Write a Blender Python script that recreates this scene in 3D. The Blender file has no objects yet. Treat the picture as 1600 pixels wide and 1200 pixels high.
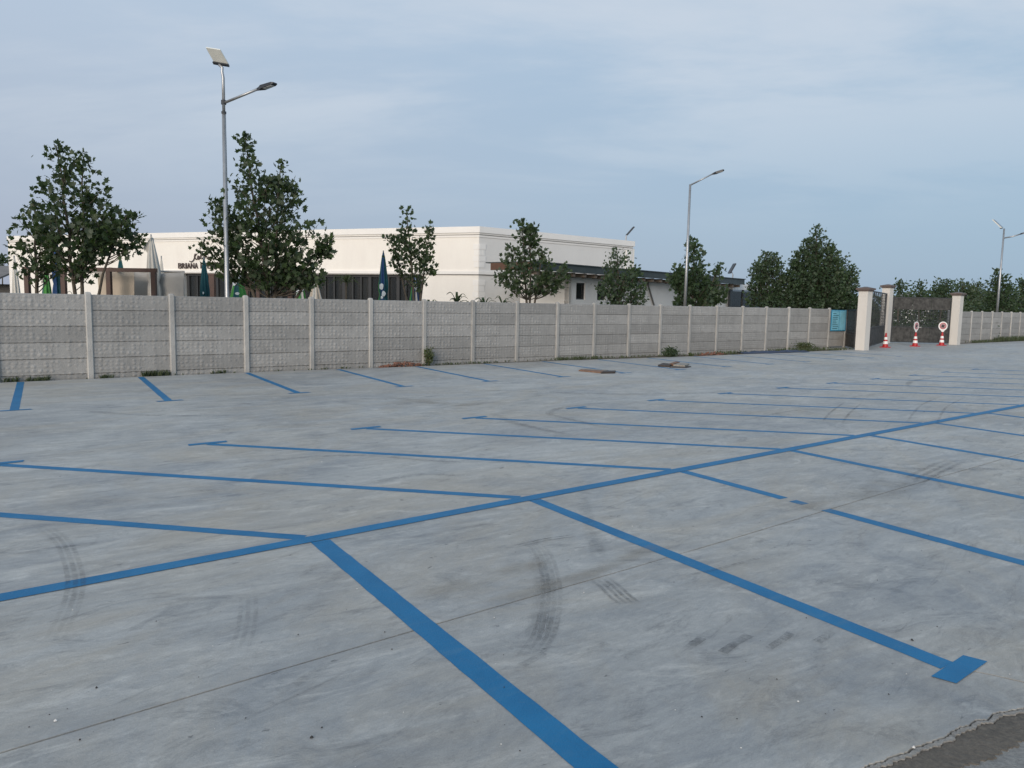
import bpy, bmesh, math, random
import numpy as np
from mathutils import Vector, Matrix

scene = bpy.context.scene
COL = scene.collection
RNG = random.Random(7)

# ------------------------------------------------------------------ camera
EYE = 2.146
FPX = 1202.0                      # focal length in pixels of a 1600 wide frame
CR = np.array([0.99979757, 0.00212763, 0.02000744])
CU = np.array([-0.02012025, 0.1057242, 0.99419192])
CF = np.array([0.0, 0.99439322, -0.10574561])
cam_data = bpy.data.cameras.new('camera')
cam = bpy.data.objects.new('camera', cam_data)
COL.objects.link(cam)
cam_data.sensor_fit = 'HORIZONTAL'
cam_data.sensor_width = 36.0
cam_data.lens = FPX / 1600 * 36.0
cam_data.clip_start = 0.05
cam_data.clip_end = 3000
cam.matrix_world = Matrix(((CR[0], CU[0], -CF[0], 0), (CR[1], CU[1], -CF[1], 0),
                           (CR[2], CU[2], -CF[2], EYE), (0, 0, 0, 1)))
scene.camera = cam

# ------------------------------------------------------------------ light
SUN_EL, SUN_AZ = math.radians(13), math.atan2(-0.36, -0.93)
world = bpy.data.worlds.new('World')
scene.world = world
world.use_nodes = True
wt = world.node_tree
for n_ in list(wt.nodes):
    wt.nodes.remove(n_)


def wn(kind, **kw):
    nd = wt.nodes.new(kind)
    for k, v in kw.items():
        setattr(nd, k, v)
    return nd


w_out = wn('ShaderNodeOutputWorld')
w_bg = wn('ShaderNodeBackground')
w_bg.inputs['Strength'].default_value = 0.1
w_sky = wn('ShaderNodeTexSky', sky_type='NISHITA', sun_disc=False, sun_elevation=SUN_EL,
           sun_rotation=SUN_AZ, air_density=1.2, dust_density=2.0, ozone_density=2.5)
w_tc = wn('ShaderNodeTexCoord')
w_sep = wn('ShaderNodeSeparateXYZ')
wt.links.new(w_tc.outputs['Generated'], w_sep.inputs[0])


def wmath(op, a, b=None, clamp=False):
    nd = wn('ShaderNodeMath', operation=op, use_clamp=clamp)
    for i, v in enumerate((a, b)):
        if v is None:
            continue
        if isinstance(v, (int, float)):
            nd.inputs[i].default_value = v
        else:
            wt.links.new(v, nd.inputs[i])
    return nd.outputs[0]


def wmix(f, a, b):
    nd = wn('ShaderNodeMix', data_type='RGBA')
    for s, v in (('Factor', f), ('A', a), ('B', b)):
        sock = [i for i in nd.inputs if i.name == s and (s == 'Factor' and i.type == 'VALUE' or i.type == 'RGBA')][0]
        if isinstance(v, (int, float)):
            sock.default_value = v
        elif isinstance(v, tuple):
            sock.default_value = (*v, 1)
        else:
            wt.links.new(v, sock)
    return [o for o in nd.outputs if o.type == 'RGBA'][0]


zc = wmath('MAXIMUM', w_sep.outputs['Z'], 0.0)
# thin high cloud veil: pale, bluer to the right, lilac to the left near the horizon
ramp = wn('ShaderNodeValToRGB')
cr = ramp.color_ramp
cr.elements[0].position = 0.0
cr.elements[0].color = (0.295, 0.333, 0.418, 1)
cr.elements[1].position = 1.0
cr.elements[1].color = (0.43, 0.50, 0.59, 1)
for pos, c in ((0.08, (0.300, 0.346, 0.442, 1)), (0.20, (0.336, 0.394, 0.484, 1)), (0.40, (0.385, 0.465, 0.565, 1))):
    el = cr.elements.new(pos)
    el.color = c
wt.links.new(zc, ramp.inputs['Fac'])
side = wmath('ADD', wmath('MULTIPLY', w_sep.outputs['X'], 0.9), 0.45, True)
base = wmix(wmath('MULTIPLY', side, 0.70), ramp.outputs['Color'], (0.222, 0.345, 0.470))
zz = wmath('ADD', zc, 0.16)
cmb = wn('ShaderNodeCombineXYZ')
wt.links.new(wmath('DIVIDE', w_sep.outputs['X'], zz), cmb.inputs[0])
wt.links.new(wmath('DIVIDE', w_sep.outputs['Y'], zz), cmb.inputs[1])
mp = wn('ShaderNodeMapping')
mp.inputs['Scale'].default_value = (0.75, 1.4, 1)
mp.inputs['Rotation'].default_value = (0, 0, 0.35)
mp.inputs['Location'].default_value = (2.3, 0.6, 0)
wt.links.new(cmb.outputs[0], mp.inputs[0])
nz = wn('ShaderNodeTexNoise')
nz.inputs['Scale'].default_value = 0.75
nz.inputs['Detail'].default_value = 9
nz.inputs['Roughness'].default_value = 0.58
nz.inputs['Distortion'].default_value = 0.35
wt.links.new(mp.outputs[0], nz.inputs['Vector'])
cl = wn('ShaderNodeMapRange', interpolation_type='SMOOTHSTEP')
cl.inputs['From Min'].default_value = 0.40
cl.inputs['From Max'].default_value = 0.62
wt.links.new(nz.outputs['Fac'], cl.inputs['Value'])
elev = wn('ShaderNodeMapRange', interpolation_type='SMOOTHSTEP')
elev.inputs['From Min'].default_value = 0.06
elev.inputs['From Max'].default_value = 0.30
wt.links.new(zc, elev.inputs['Value'])
cfac = wmath('MULTIPLY', wmath('MULTIPLY', cl.outputs[0], elev.outputs[0]), 0.72)
clouds = wmix(cfac, base, (0.480, 0.518, 0.572))
sc10 = wn('ShaderNodeVectorMath', operation='SCALE')
wt.links.new(clouds, sc10.inputs[0])
sc10.inputs['Scale'].default_value = 11.6
fin = wmix(0.86, w_sky.outputs['Color'], sc10.outputs[0])
wt.links.new(fin, w_bg.inputs['Color'])
wt.links.new(w_bg.outputs[0], w_out.inputs[0])

sd = bpy.data.lights.new('sun', 'SUN')
sd.energy = 2.0
sd.angle = math.radians(35)
sd.color = (1.0, 0.88, 0.76)
sun = bpy.data.objects.new('sun', sd)
COL.objects.link(sun)
sdir = Vector((math.sin(SUN_AZ) * math.cos(SUN_EL), math.cos(SUN_AZ) * math.cos(SUN_EL), math.sin(SUN_EL)))
sun.rotation_euler = (-sdir).to_track_quat('-Z', 'Y').to_euler()
sun.location = (-20, -20, 30)

scene.view_settings.view_transform = 'Standard'
scene.view_settings.look = 'None'
scene.view_settings.gamma = 1
scene.view_settings.use_curve_mapping = False
scene.view_settings.exposure = 0.3
scene.render.engine = 'CYCLES'


# ------------------------------------------------------------------ layout helpers
def ray(x, y):
    return CR * (x - 800) / FPX - CU * (y - 600) / FPX + CF


def onz(x, y, z=0.0):             # where the line of sight meets a level plane
    d = ray(x, y)
    q = np.array([0, 0, EYE]) + d * ((z - EYE) / d[2])
    return Vector(q)


def at(x, y, Y):                  # where it meets the upright plane Y metres ahead
    d = ray(x, y)
    return Vector(np.array([0, 0, EYE]) + d * (Y / d[1]))


EU = Vector((0.77753659, 0.62883769, 0))      # along the fence
EV = Vector((0.62883769, -0.77753659, 0))     # from the fence towards the car park
P0 = Vector((-10.76402885, 19.54251542, 0))
WANG = math.atan2(EU.y, EU.x)


def W(u, v, z=0.0):
    return P0 + EU * u + EV * v + Vector((0, 0, z))


class MB:
    def __init__(s):
        s.v, s.f = [], []

    def add(s, vs, fs):
        b = len(s.v)
        s.v += [tuple(q) for q in vs]
        s.f += [tuple(b + i for i in f) for f in fs]
        return s

    def box(s, c, size, ax=None, taper=1.0):
        """c: centre; size: full sizes; ax: three axes"""
        c = Vector(c)
        X, Y, Z = ax if ax else (Vector((1, 0, 0)), Vector((0, 1, 0)), Vector((0, 0, 1)))
        hx, hy, hz = size[0] / 2, size[1] / 2, size[2] / 2
        vs = []
        for k in (-1, 1):
            t = taper if k > 0 else 1
            for i, j in ((-1, -1), (1, -1), (1, 1), (-1, 1)):
                vs.append(c + X * hx * i * t + Y * hy * j * t + Z * hz * k)
        return s.add(vs, [(3, 2, 1, 0), (4, 5, 6, 7), (0, 1, 5, 4), (1, 2, 6, 5), (2, 3, 7, 6), (3, 0, 4, 7)])

    def tube(s, pts, rad, n=8, cap=True):
        pts = [Vector(p) for p in pts]
        if not hasattr(rad, '__len__'):
            rad = [rad] * len(pts)
        vs, fs = [], []
        prev = None
        for i, p in enumerate(pts):
            d = (pts[min(i + 1, len(pts) - 1)] - pts[max(i - 1, 0)]).normalized()
            if prev is None:
                a = d.orthogonal().normalized()
            else:
                a = (prev - d * prev.dot(d)).normalized()
            prev = a
            b = d.cross(a)
            for k in range(n):
                t = 2 * math.pi * k / n
                vs.append(p + (a * math.cos(t) + b * math.sin(t)) * rad[i])
        for i in range(len(pts) - 1):
            for k in range(n):
                k2 = (k + 1) % n
                fs.append((i * n + k, i * n + k2, (i + 1) * n + k2, (i + 1) * n + k))
        if cap:
            fs.append(tuple(range(n))[::-1])
            fs.append(tuple((len(pts) - 1) * n + k for k in range(n)))
        return s.add(vs, fs)

    def lathe(s, prof, c=(0, 0, 0), n=24, fn=None):
        c = Vector(c)
        vs, fs = [], []
        for r, z in prof:
            for k in range(n):
                t = 2 * math.pi * k / n
                rr = r * (fn(t, z) if fn else 1)
                vs.append(c + Vector((rr * math.cos(t), rr * math.sin(t), z)))
        for i in range(len(prof) - 1):
            for k in range(n):
                k2 = (k + 1) % n
                fs.append((i * n + k, i * n + k2, (i + 1) * n + k2, (i + 1) * n + k))
        fs.append(tuple(range(n))[::-1])
        fs.append(tuple((len(prof) - 1) * n + k for k in range(n)))
        return s.add(vs, fs)

    def poly(s, pts, h):
        """polygon prism: pts are top points, extruded down by h (h=0: a sheet)"""
        n = len(pts)
        if not h:
            return s.add(pts, [tuple(range(n))])
        vs = [Vector(p) for p in pts] + [Vector(p) - Vector((0, 0, h)) for p in pts]
        fs = [tuple(range(n)), tuple(range(2 * n - 1, n - 1, -1))]
        fs += [(i + n, (i + 1) % n + n, (i + 1) % n, i) for i in range(n)]
        return s.add(vs, fs)

    def mesh(s, name, mat, origin=(0, 0, 0), smooth=False):
        o = Vector(origin)
        m = bpy.data.meshes.new(name)
        m.from_pydata([tuple(Vector(v) - o) for v in s.v], [], s.f)
        bm = bmesh.new()
        bm.from_mesh(m)
        bmesh.ops.recalc_face_normals(bm, faces=bm.faces)
        bm.to_mesh(m)
        bm.free()
        if smooth:
            for p in m.polygons:
                p.use_smooth = True
        if mat:
            m.materials.append(mat)
        return m

    def build(s, name, mat, parent=None, smooth=False, kind=None, label=None, local=False):
        """vertices are in world space unless local; the object sits at its parent's origin"""
        o0 = Vector((0, 0, 0)) if (parent is None or local) else world_loc(parent)
        o = bpy.data.objects.new(name, s.mesh(name, mat, o0, smooth))
        COL.objects.link(o)
        if parent is not None:
            o.parent = parent
        if kind:
            o['kind'] = kind
        if label:
            o['label'] = label
        return o


def world_loc(o):
    p = Vector(o.location)
    while o.parent:
        o = o.parent
        p = p + Vector(o.location)
    return p


def thing(name, label, cat, loc=(0, 0, 0), group=None):
    o = bpy.data.objects.new(name, None)
    COL.objects.link(o)
    o.location = loc
    o['label'] = label
    o['category'] = cat
    if group:
        o['group'] = group
    o.empty_display_size = 0.3
    return o


def structure(name, parent=None):
    o = bpy.data.objects.new(name, None)
    COL.objects.link(o)
    o['kind'] = 'structure'
    return o


def inst(name, mesh, parent, loc, rz=0.0, scale=None):
    o = bpy.data.objects.new(name, mesh)
    COL.objects.link(o)
    o.parent = parent
    o.location = Vector(loc) - world_loc(parent)
    o.rotation_euler = (0, 0, rz)
    if scale:
        o.scale = scale
    return o


# ------------------------------------------------------------------ materials
class Mat:
    def __init__(s, name):
        s.m = bpy.data.materials.new(name)
        s.m.use_nodes = True
        s.t = s.m.node_tree
        s.b = s.t.nodes['Principled BSDF']
        s._pos = None

    def n(s, kind, **kw):
        nd = s.t.nodes.new(kind)
        for k, v in kw.items():
            setattr(nd, k, v)
        return nd

    def link(s, a, b):
        s.t.links.new(a, b)

    def pos(s, scale=(1, 1, 1), rot=0.0, obj=False):
        tc = s.n('ShaderNodeTexCoord') if obj else s.n('ShaderNodeNewGeometry')
        src = tc.outputs['Object'] if obj else tc.outputs['Position']
        r = s.n('ShaderNodeVectorRotate', rotation_type='Z_AXIS')
        s.link(src, r.inputs['Vector'])
        r.inputs['Angle'].default_value = -rot
        m = s.n('ShaderNodeVectorMath', operation='MULTIPLY')
        s.link(r.outputs[0], m.inputs[0])
        m.inputs[1].default_value = scale
        return m.outputs[0]

    def noise(s, scale, vec, detail=4, rough=0.55, dist=0.0, lo=0.3, hi=0.7):
        nd = s.n('ShaderNodeTexNoise')
        nd.inputs['Scale'].default_value = scale
        nd.inputs['Detail'].default_value = detail
        nd.inputs['Roughness'].default_value = rough
        nd.inputs['Distortion'].default_value = dist
        s.link(vec, nd.inputs['Vector'])
        mr = s.n('ShaderNodeMapRange')
        mr.inputs['From Min'].default_value = lo
        mr.inputs['From Max'].default_value = hi
        s.link(nd.outputs['Fac'], mr.inputs['Value'])
        return mr.outputs[0]

    def mix(s, f, a, b, blend='MIX'):
        nd = s.n('ShaderNodeMix', data_type='RGBA', blend_type=blend)
        fi = nd.inputs[0]
        ai = [i for i in nd.inputs if i.name == 'A' and i.type == 'RGBA'][0]
        bi = [i for i in nd.inputs if i.name == 'B' and i.type == 'RGBA'][0]
        for sock, v in ((fi, f), (ai, a), (bi, b)):
            if isinstance(v, (int, float)):
                sock.default_value = v
            elif isinstance(v, tuple):
                sock.default_value = (*v, 1)
            else:
                s.link(v, sock)
        return [o for o in nd.outputs if o.type == 'RGBA'][0]

    def mul(s, a, b, op='MULTIPLY'):
        nd = s.n('ShaderNodeMath', operation=op)
        for i, v in enumerate((a, b)):
            if isinstance(v, (int, float)):
                nd.inputs[i].default_value = v
            else:
                s.link(v, nd.inputs[i])
        return nd.outputs[0]

    def rand(s, lo, hi):
        oi = s.n('ShaderNodeObjectInfo')
        mr = s.n('ShaderNodeMapRange')
        mr.inputs['To Min'].default_value = lo
        mr.inputs['To Max'].default_value = hi
        s.link(oi.outputs['Random'], mr.inputs['Value'])
        return mr.outputs[0]

    def scale_col(s, col, f):
        nd = s.n('ShaderNodeVectorMath', operation='SCALE')
        if isinstance(col, tuple):
            nd.inputs[0].default_value = col
        else:
            s.link(col, nd.inputs[0])
        if isinstance(f, (int, float)):
            nd.inputs['Scale'].default_value = f
        else:
            s.link(f, nd.inputs['Scale'])
        return nd.outputs[0]

    def col(s, c):
        if isinstance(c, tuple):
            s.b.inputs['Base Color'].default_value = (*c, 1)
        else:
            s.link(c, s.b.inputs['Base Color'])
        return s

    def rough(s, r):
        if isinstance(r, (int, float)):
            s.b.inputs['Roughness'].default_value = r
        else:
            s.link(r, s.b.inputs['Roughness'])
        return s

    def bump(s, h, dist=0.01, strength=1.0):
        nd = s.n('ShaderNodeBump')
        nd.inputs['Distance'].default_value = dist
        nd.inputs['Strength'].default_value = strength
        s.link(h, nd.inputs['Height'])
        s.link(nd.outputs[0], s.b.inputs['Normal'])
        return s


def simple(name, c, rough=0.6, metal=0.0, var=0.12, scale=8.0, obj=True, bump=0.0):
    m = Mat(name)
    v = m.noise(scale, m.pos(obj=obj), 5, 0.6)
    m.col(m.mix(v, tuple(x * (1 - var) for x in c), tuple(min(1, x * (1 + var)) for x in c)))
    m.rough(rough)
    m.b.inputs['Metallic'].default_value = metal
    if bump:
        m.bump(v, bump)
    return m.m


def mat_concrete_floor():
    m = Mat('poured_concrete')
    p = m.pos(rot=WANG)
    ps = m.pos(scale=(0.62, 1.0, 1), rot=WANG - 0.05)
    pst = m.pos(scale=(0.28, 1.9, 1), rot=WANG - 0.10)
    big = m.noise(0.38, ps, 8, 0.70, 1.4, 0.38, 0.62)
    mid = m.noise(1.5, ps, 10, 0.76, 1.2, 0.38, 0.62)
    streak = m.noise(1.9, pst, 9, 0.74, 1.4, 0.40, 0.62)
    fine = m.noise(85, p, 4, 0.8, 0, 0.3, 0.7)
    grain = m.noise(18, m.pos(scale=(0.6, 1.2, 1), rot=WANG), 8, 0.8, 0.4, 0.36, 0.64)
    warm = m.noise(0.50, m.pos(scale=(0.6, 1.0, 1), rot=WANG + 0.2), 8, 0.70, 1.3, 0.44, 0.64)
    c = m.mix(big, (0.238, 0.256, 0.284), (0.360, 0.376, 0.392))
    c = m.mix(m.mul(mid, 0.50), c, (0.430, 0.442, 0.452))
    c = m.mix(m.mul(streak, 0.34), c, (0.205, 0.217, 0.236))
    c = m.mix(m.mul(warm, 0.46), c, (0.345, 0.318, 0.276))
    blot = m.noise(1.7, m.pos(scale=(0.6, 1.2, 1), rot=WANG - 0.1), 11, 0.78, 1.8, 0.53, 0.68)
    c = m.mix(m.mul(blot, 0.55), c, (0.150, 0.158, 0.172))
    scuff = m.noise(4.0, m.pos(scale=(0.25, 2.0, 1), rot=WANG + 0.25), 8, 0.76, 0.7, 0.58, 0.70)
    c = m.mix(m.mul(scuff, 0.42), c, (0.135, 0.140, 0.150))
    pit = m.noise(13.0, m.pos(scale=(0.5, 1.0, 1), rot=WANG), 4, 0.6, 0.3, 0.68, 0.73)
    c = m.mix(m.mul(pit, 0.60), c, (0.095, 0.099, 0.106))
    lite = m.noise(2.6, m.pos(scale=(0.5, 1.3, 1), rot=WANG - 0.15), 10, 0.78, 1.2, 0.52, 0.68)
    c = m.mix(m.mul(lite, 0.46), c, (0.50, 0.512, 0.52))
    huge = m.noise(0.13, m.pos(scale=(0.7, 1.0, 1), rot=WANG), 6, 0.6, 0.8, 0.38, 0.62)
    k1 = m.n('ShaderNodeVectorMath', operation='MULTIPLY_ADD')      # stronger contrast round the mean tone
    m.link(c, k1.inputs[0])
    k1.inputs[1].default_value = (1.60, 1.53, 1.40)
    k1.inputs[2].default_value = (-0.126, -0.121, -0.112)
    k2 = m.n('ShaderNodeVectorMath', operation='MAXIMUM')
    m.link(k1.outputs[0], k2.inputs[0])
    k2.inputs[1].default_value = (0.085, 0.09, 0.095)
    c = m.scale_col(k2.outputs[0], m.mul(m.mul(huge, 0.14), 0.93, 'ADD'))
    c = m.scale_col(c, m.mul(m.mul(fine, 0.20), 0.86, 'ADD'))
    c = m.scale_col(c, m.mul(m.mul(grain, 0.16), 0.92, 'ADD'))
    m.col(c)
    m.rough(m.mul(m.mul(big, 0.16), 0.50, 'ADD'))
    m.bump(m.mul(m.mul(fine, 0.3), m.mul(grain, 0.6), 'ADD'), 0.004, 0.8)
    return m.m


def mat_asphalt(name, a, b, sc=60):
    m = Mat(name)
    p = m.pos()
    big = m.noise(1.3, p, 6, 0.65, 0.5)
    sp = m.noise(sc, p, 5, 0.75, 0, 0.35, 0.65)
    c = m.mix(big, a, b)
    c = m.mix(m.mul(m.noise(6, p, 6, 0.7, 0.4, 0.5, 0.7), 0.5), c, tuple(x * 0.5 for x in a))
    c = m.mix(m.mul(sp, 0.45), c, tuple(x * 2.0 for x in b))
    m.col(c)
    m.rough(0.85)
    m.bump(m.mul(sp, m.mul(m.noise(18, p, 5, 0.7), 1.2), 'ADD'), 0.008)
    return m.m


def mat_paint():
    m = Mat('blue_line_paint')
    p = m.pos(rot=WANG)
    v = m.noise(2.0, p, 6, 0.65, 0.4)
    c = m.mix(v, (0.004, 0.128, 0.290), (0.010, 0.170, 0.365))
    dust = m.noise(7, m.pos(scale=(0.4, 1.2, 1), rot=WANG), 8, 0.7, 0.6, 0.52, 0.80)
    c = m.mix(m.mul(dust, 0.42), c, (0.11, 0.22, 0.31))
    wear = m.noise(28, p, 6, 0.75, 0.3, 0.70, 0.76)
    c = m.mix(m.mul(wear, 0.8), c, (0.25, 0.27, 0.29))
    m.col(c)
    m.rough(0.55)
    m.b.inputs['Specular IOR Level'].default_value = 0.32
    m.bump(m.noise(45, p, 4, 0.7), 0.002)
    return m.m


def mat_film(name, c, dens, vscale=30.0, lo=0.35, hi=0.62, ang=0.0, st=(1, 1, 1)):
    """a thin film of rubber left on the concrete: patchy, half see-through"""
    m = Mat(name)
    v = m.noise(vscale, m.pos(scale=st, rot=ang), 6, 0.72, 0.2, lo, hi)
    v2 = m.noise(1.7, m.pos(), 4, 0.6, 0.5, 0.3, 0.6)
    m.col(c)
    m.rough(0.7)
    a = m.n('ShaderNodeMath', operation='MULTIPLY', use_clamp=True)
    m.link(m.mul(v, v2), a.inputs[0])
    a.inputs[1].default_value = dens
    fa = m.n('ShaderNodeAttribute', attribute_name='fade')
    a2_ = m.n('ShaderNodeMath', operation='MULTIPLY')
    m.link(a.outputs[0], a2_.inputs[0])
    m.link(fa.outputs['Fac'], a2_.inputs[1])
    a = a2_
    m.link(a.outputs[0], m.b.inputs['Alpha'])
    return m.m


def mat_precast(name, base, relief=True):
    m = Mat(name)
    p = m.pos(obj=True)
    g = m.pos()
    c = m.mix(m.noise(2.2, g, 6, 0.65, 0.3), tuple(x * 0.86 for x in base), tuple(x * 1.12 for x in base))
    c = m.mix(m.mul(m.noise(7, m.pos(scale=(1, 1, 0.22)), 7, 0.7, 0.5, 0.50, 0.72), 0.5), c, tuple(x * 0.62 for x in base))
    c = m.scale_col(c, m.rand(0.83, 1.14))
    m.rough(0.85)
    if relief:
        vo = m.n('ShaderNodeTexVoronoi', feature='SMOOTH_F1')
        vo.inputs['Scale'].default_value = 8.5
        vo.inputs['Randomness'].default_value = 0.35
        vo.inputs['Smoothness'].default_value = 0.4
        m.link(m.pos(scale=(0.9, 1, 1.1), obj=True), vo.inputs['Vector'])
        mr = m.n('ShaderNodeMapRange', interpolation_type='SMOOTHSTEP')
        mr.inputs['From Min'].default_value = 0.15
        mr.inputs['From Max'].default_value = 0.6
        mr.inputs['To Min'].default_value = 1
        mr.inputs['To Max'].default_value = 0
        m.link(vo.outputs['Distance'], mr.inputs['Value'])
        h = m.mul(mr.outputs[0], m.mul(m.noise(30, p, 5, 0.7), 0.25), 'ADD')
        # darker in the joints between the embossed stones
        c = m.mix(m.mul(m.mul(1.0, mr.outputs[0], 'SUBTRACT'), 0.28), c, tuple(x * 0.45 for x in base))
        m.bump(h, 0.022, 0.95)
    else:
        m.bump(m.noise(25, p, 5, 0.7), 0.005)
    m.col(c)
    return m.m


def mat_leaf(name, a, b, back):
    m = Mat(name)
    v = m.noise(2.6, m.pos(), 4, 0.6, 0, 0.3, 0.7)
    v2 = m.noise(14.0, m.pos(), 2, 0.6, 0, 0.3, 0.7)
    c = m.mix(v, a, b)
    c = m.mix(m.mul(v2, 0.35), c, tuple(x * 1.35 for x in b))
    geo = m.n('ShaderNodeNewGeometry')
    c = m.mix(geo.outputs['Backfacing'], c, back)
    m.col(c)
    m.rough(0.5)
    m.b.inputs['Specular IOR Level'].default_value = 0.35
    tr = m.n('ShaderNodeBsdfTranslucent')
    tr.inputs['Color'].default_value = (0.10, 0.17, 0.035, 1)
    ms = m.n('ShaderNodeMixShader')
    ms.inputs[0].default_value = 0.22
    out = m.t.nodes['Material Output']
    m.link(m.b.outputs[0], ms.inputs[1])
    m.link(tr.outputs[0], ms.inputs[2])
    m.link(ms.outputs[0], out.inputs['Surface'])
    return m.m


def mat_glass(name, c, rough=0.06):
    m = Mat(name)
    m.col(c)
    m.rough(rough)
    m.b.inputs['Alpha'].default_value = 0.55
    m.b.inputs['Specular IOR Level'].default_value = 0.35
    return m.m


def mat_plaster(name, c, var=0.05):
    m = Mat(name)
    g = m.pos(scale=(1, 1, 0.3))
    v = m.noise(0.6, g, 7, 0.65, 0.4)
    col = m.mix(v, tuple(x * (1 - var) for x in c), tuple(min(0.9, x * (1 + var)) for x in c))
    col = m.mix(m.mul(m.noise(2.5, m.pos(scale=(1, 1, 0.12)), 6, 0.7, 0.2, 0.55, 0.8), 0.22), col, tuple(x * 0.78 for x in c))
    m.col(col)
    m.rough(0.8)
    m.bump(m.noise(40, m.pos(), 4, 0.7), 0.004)
    return m.m


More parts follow.
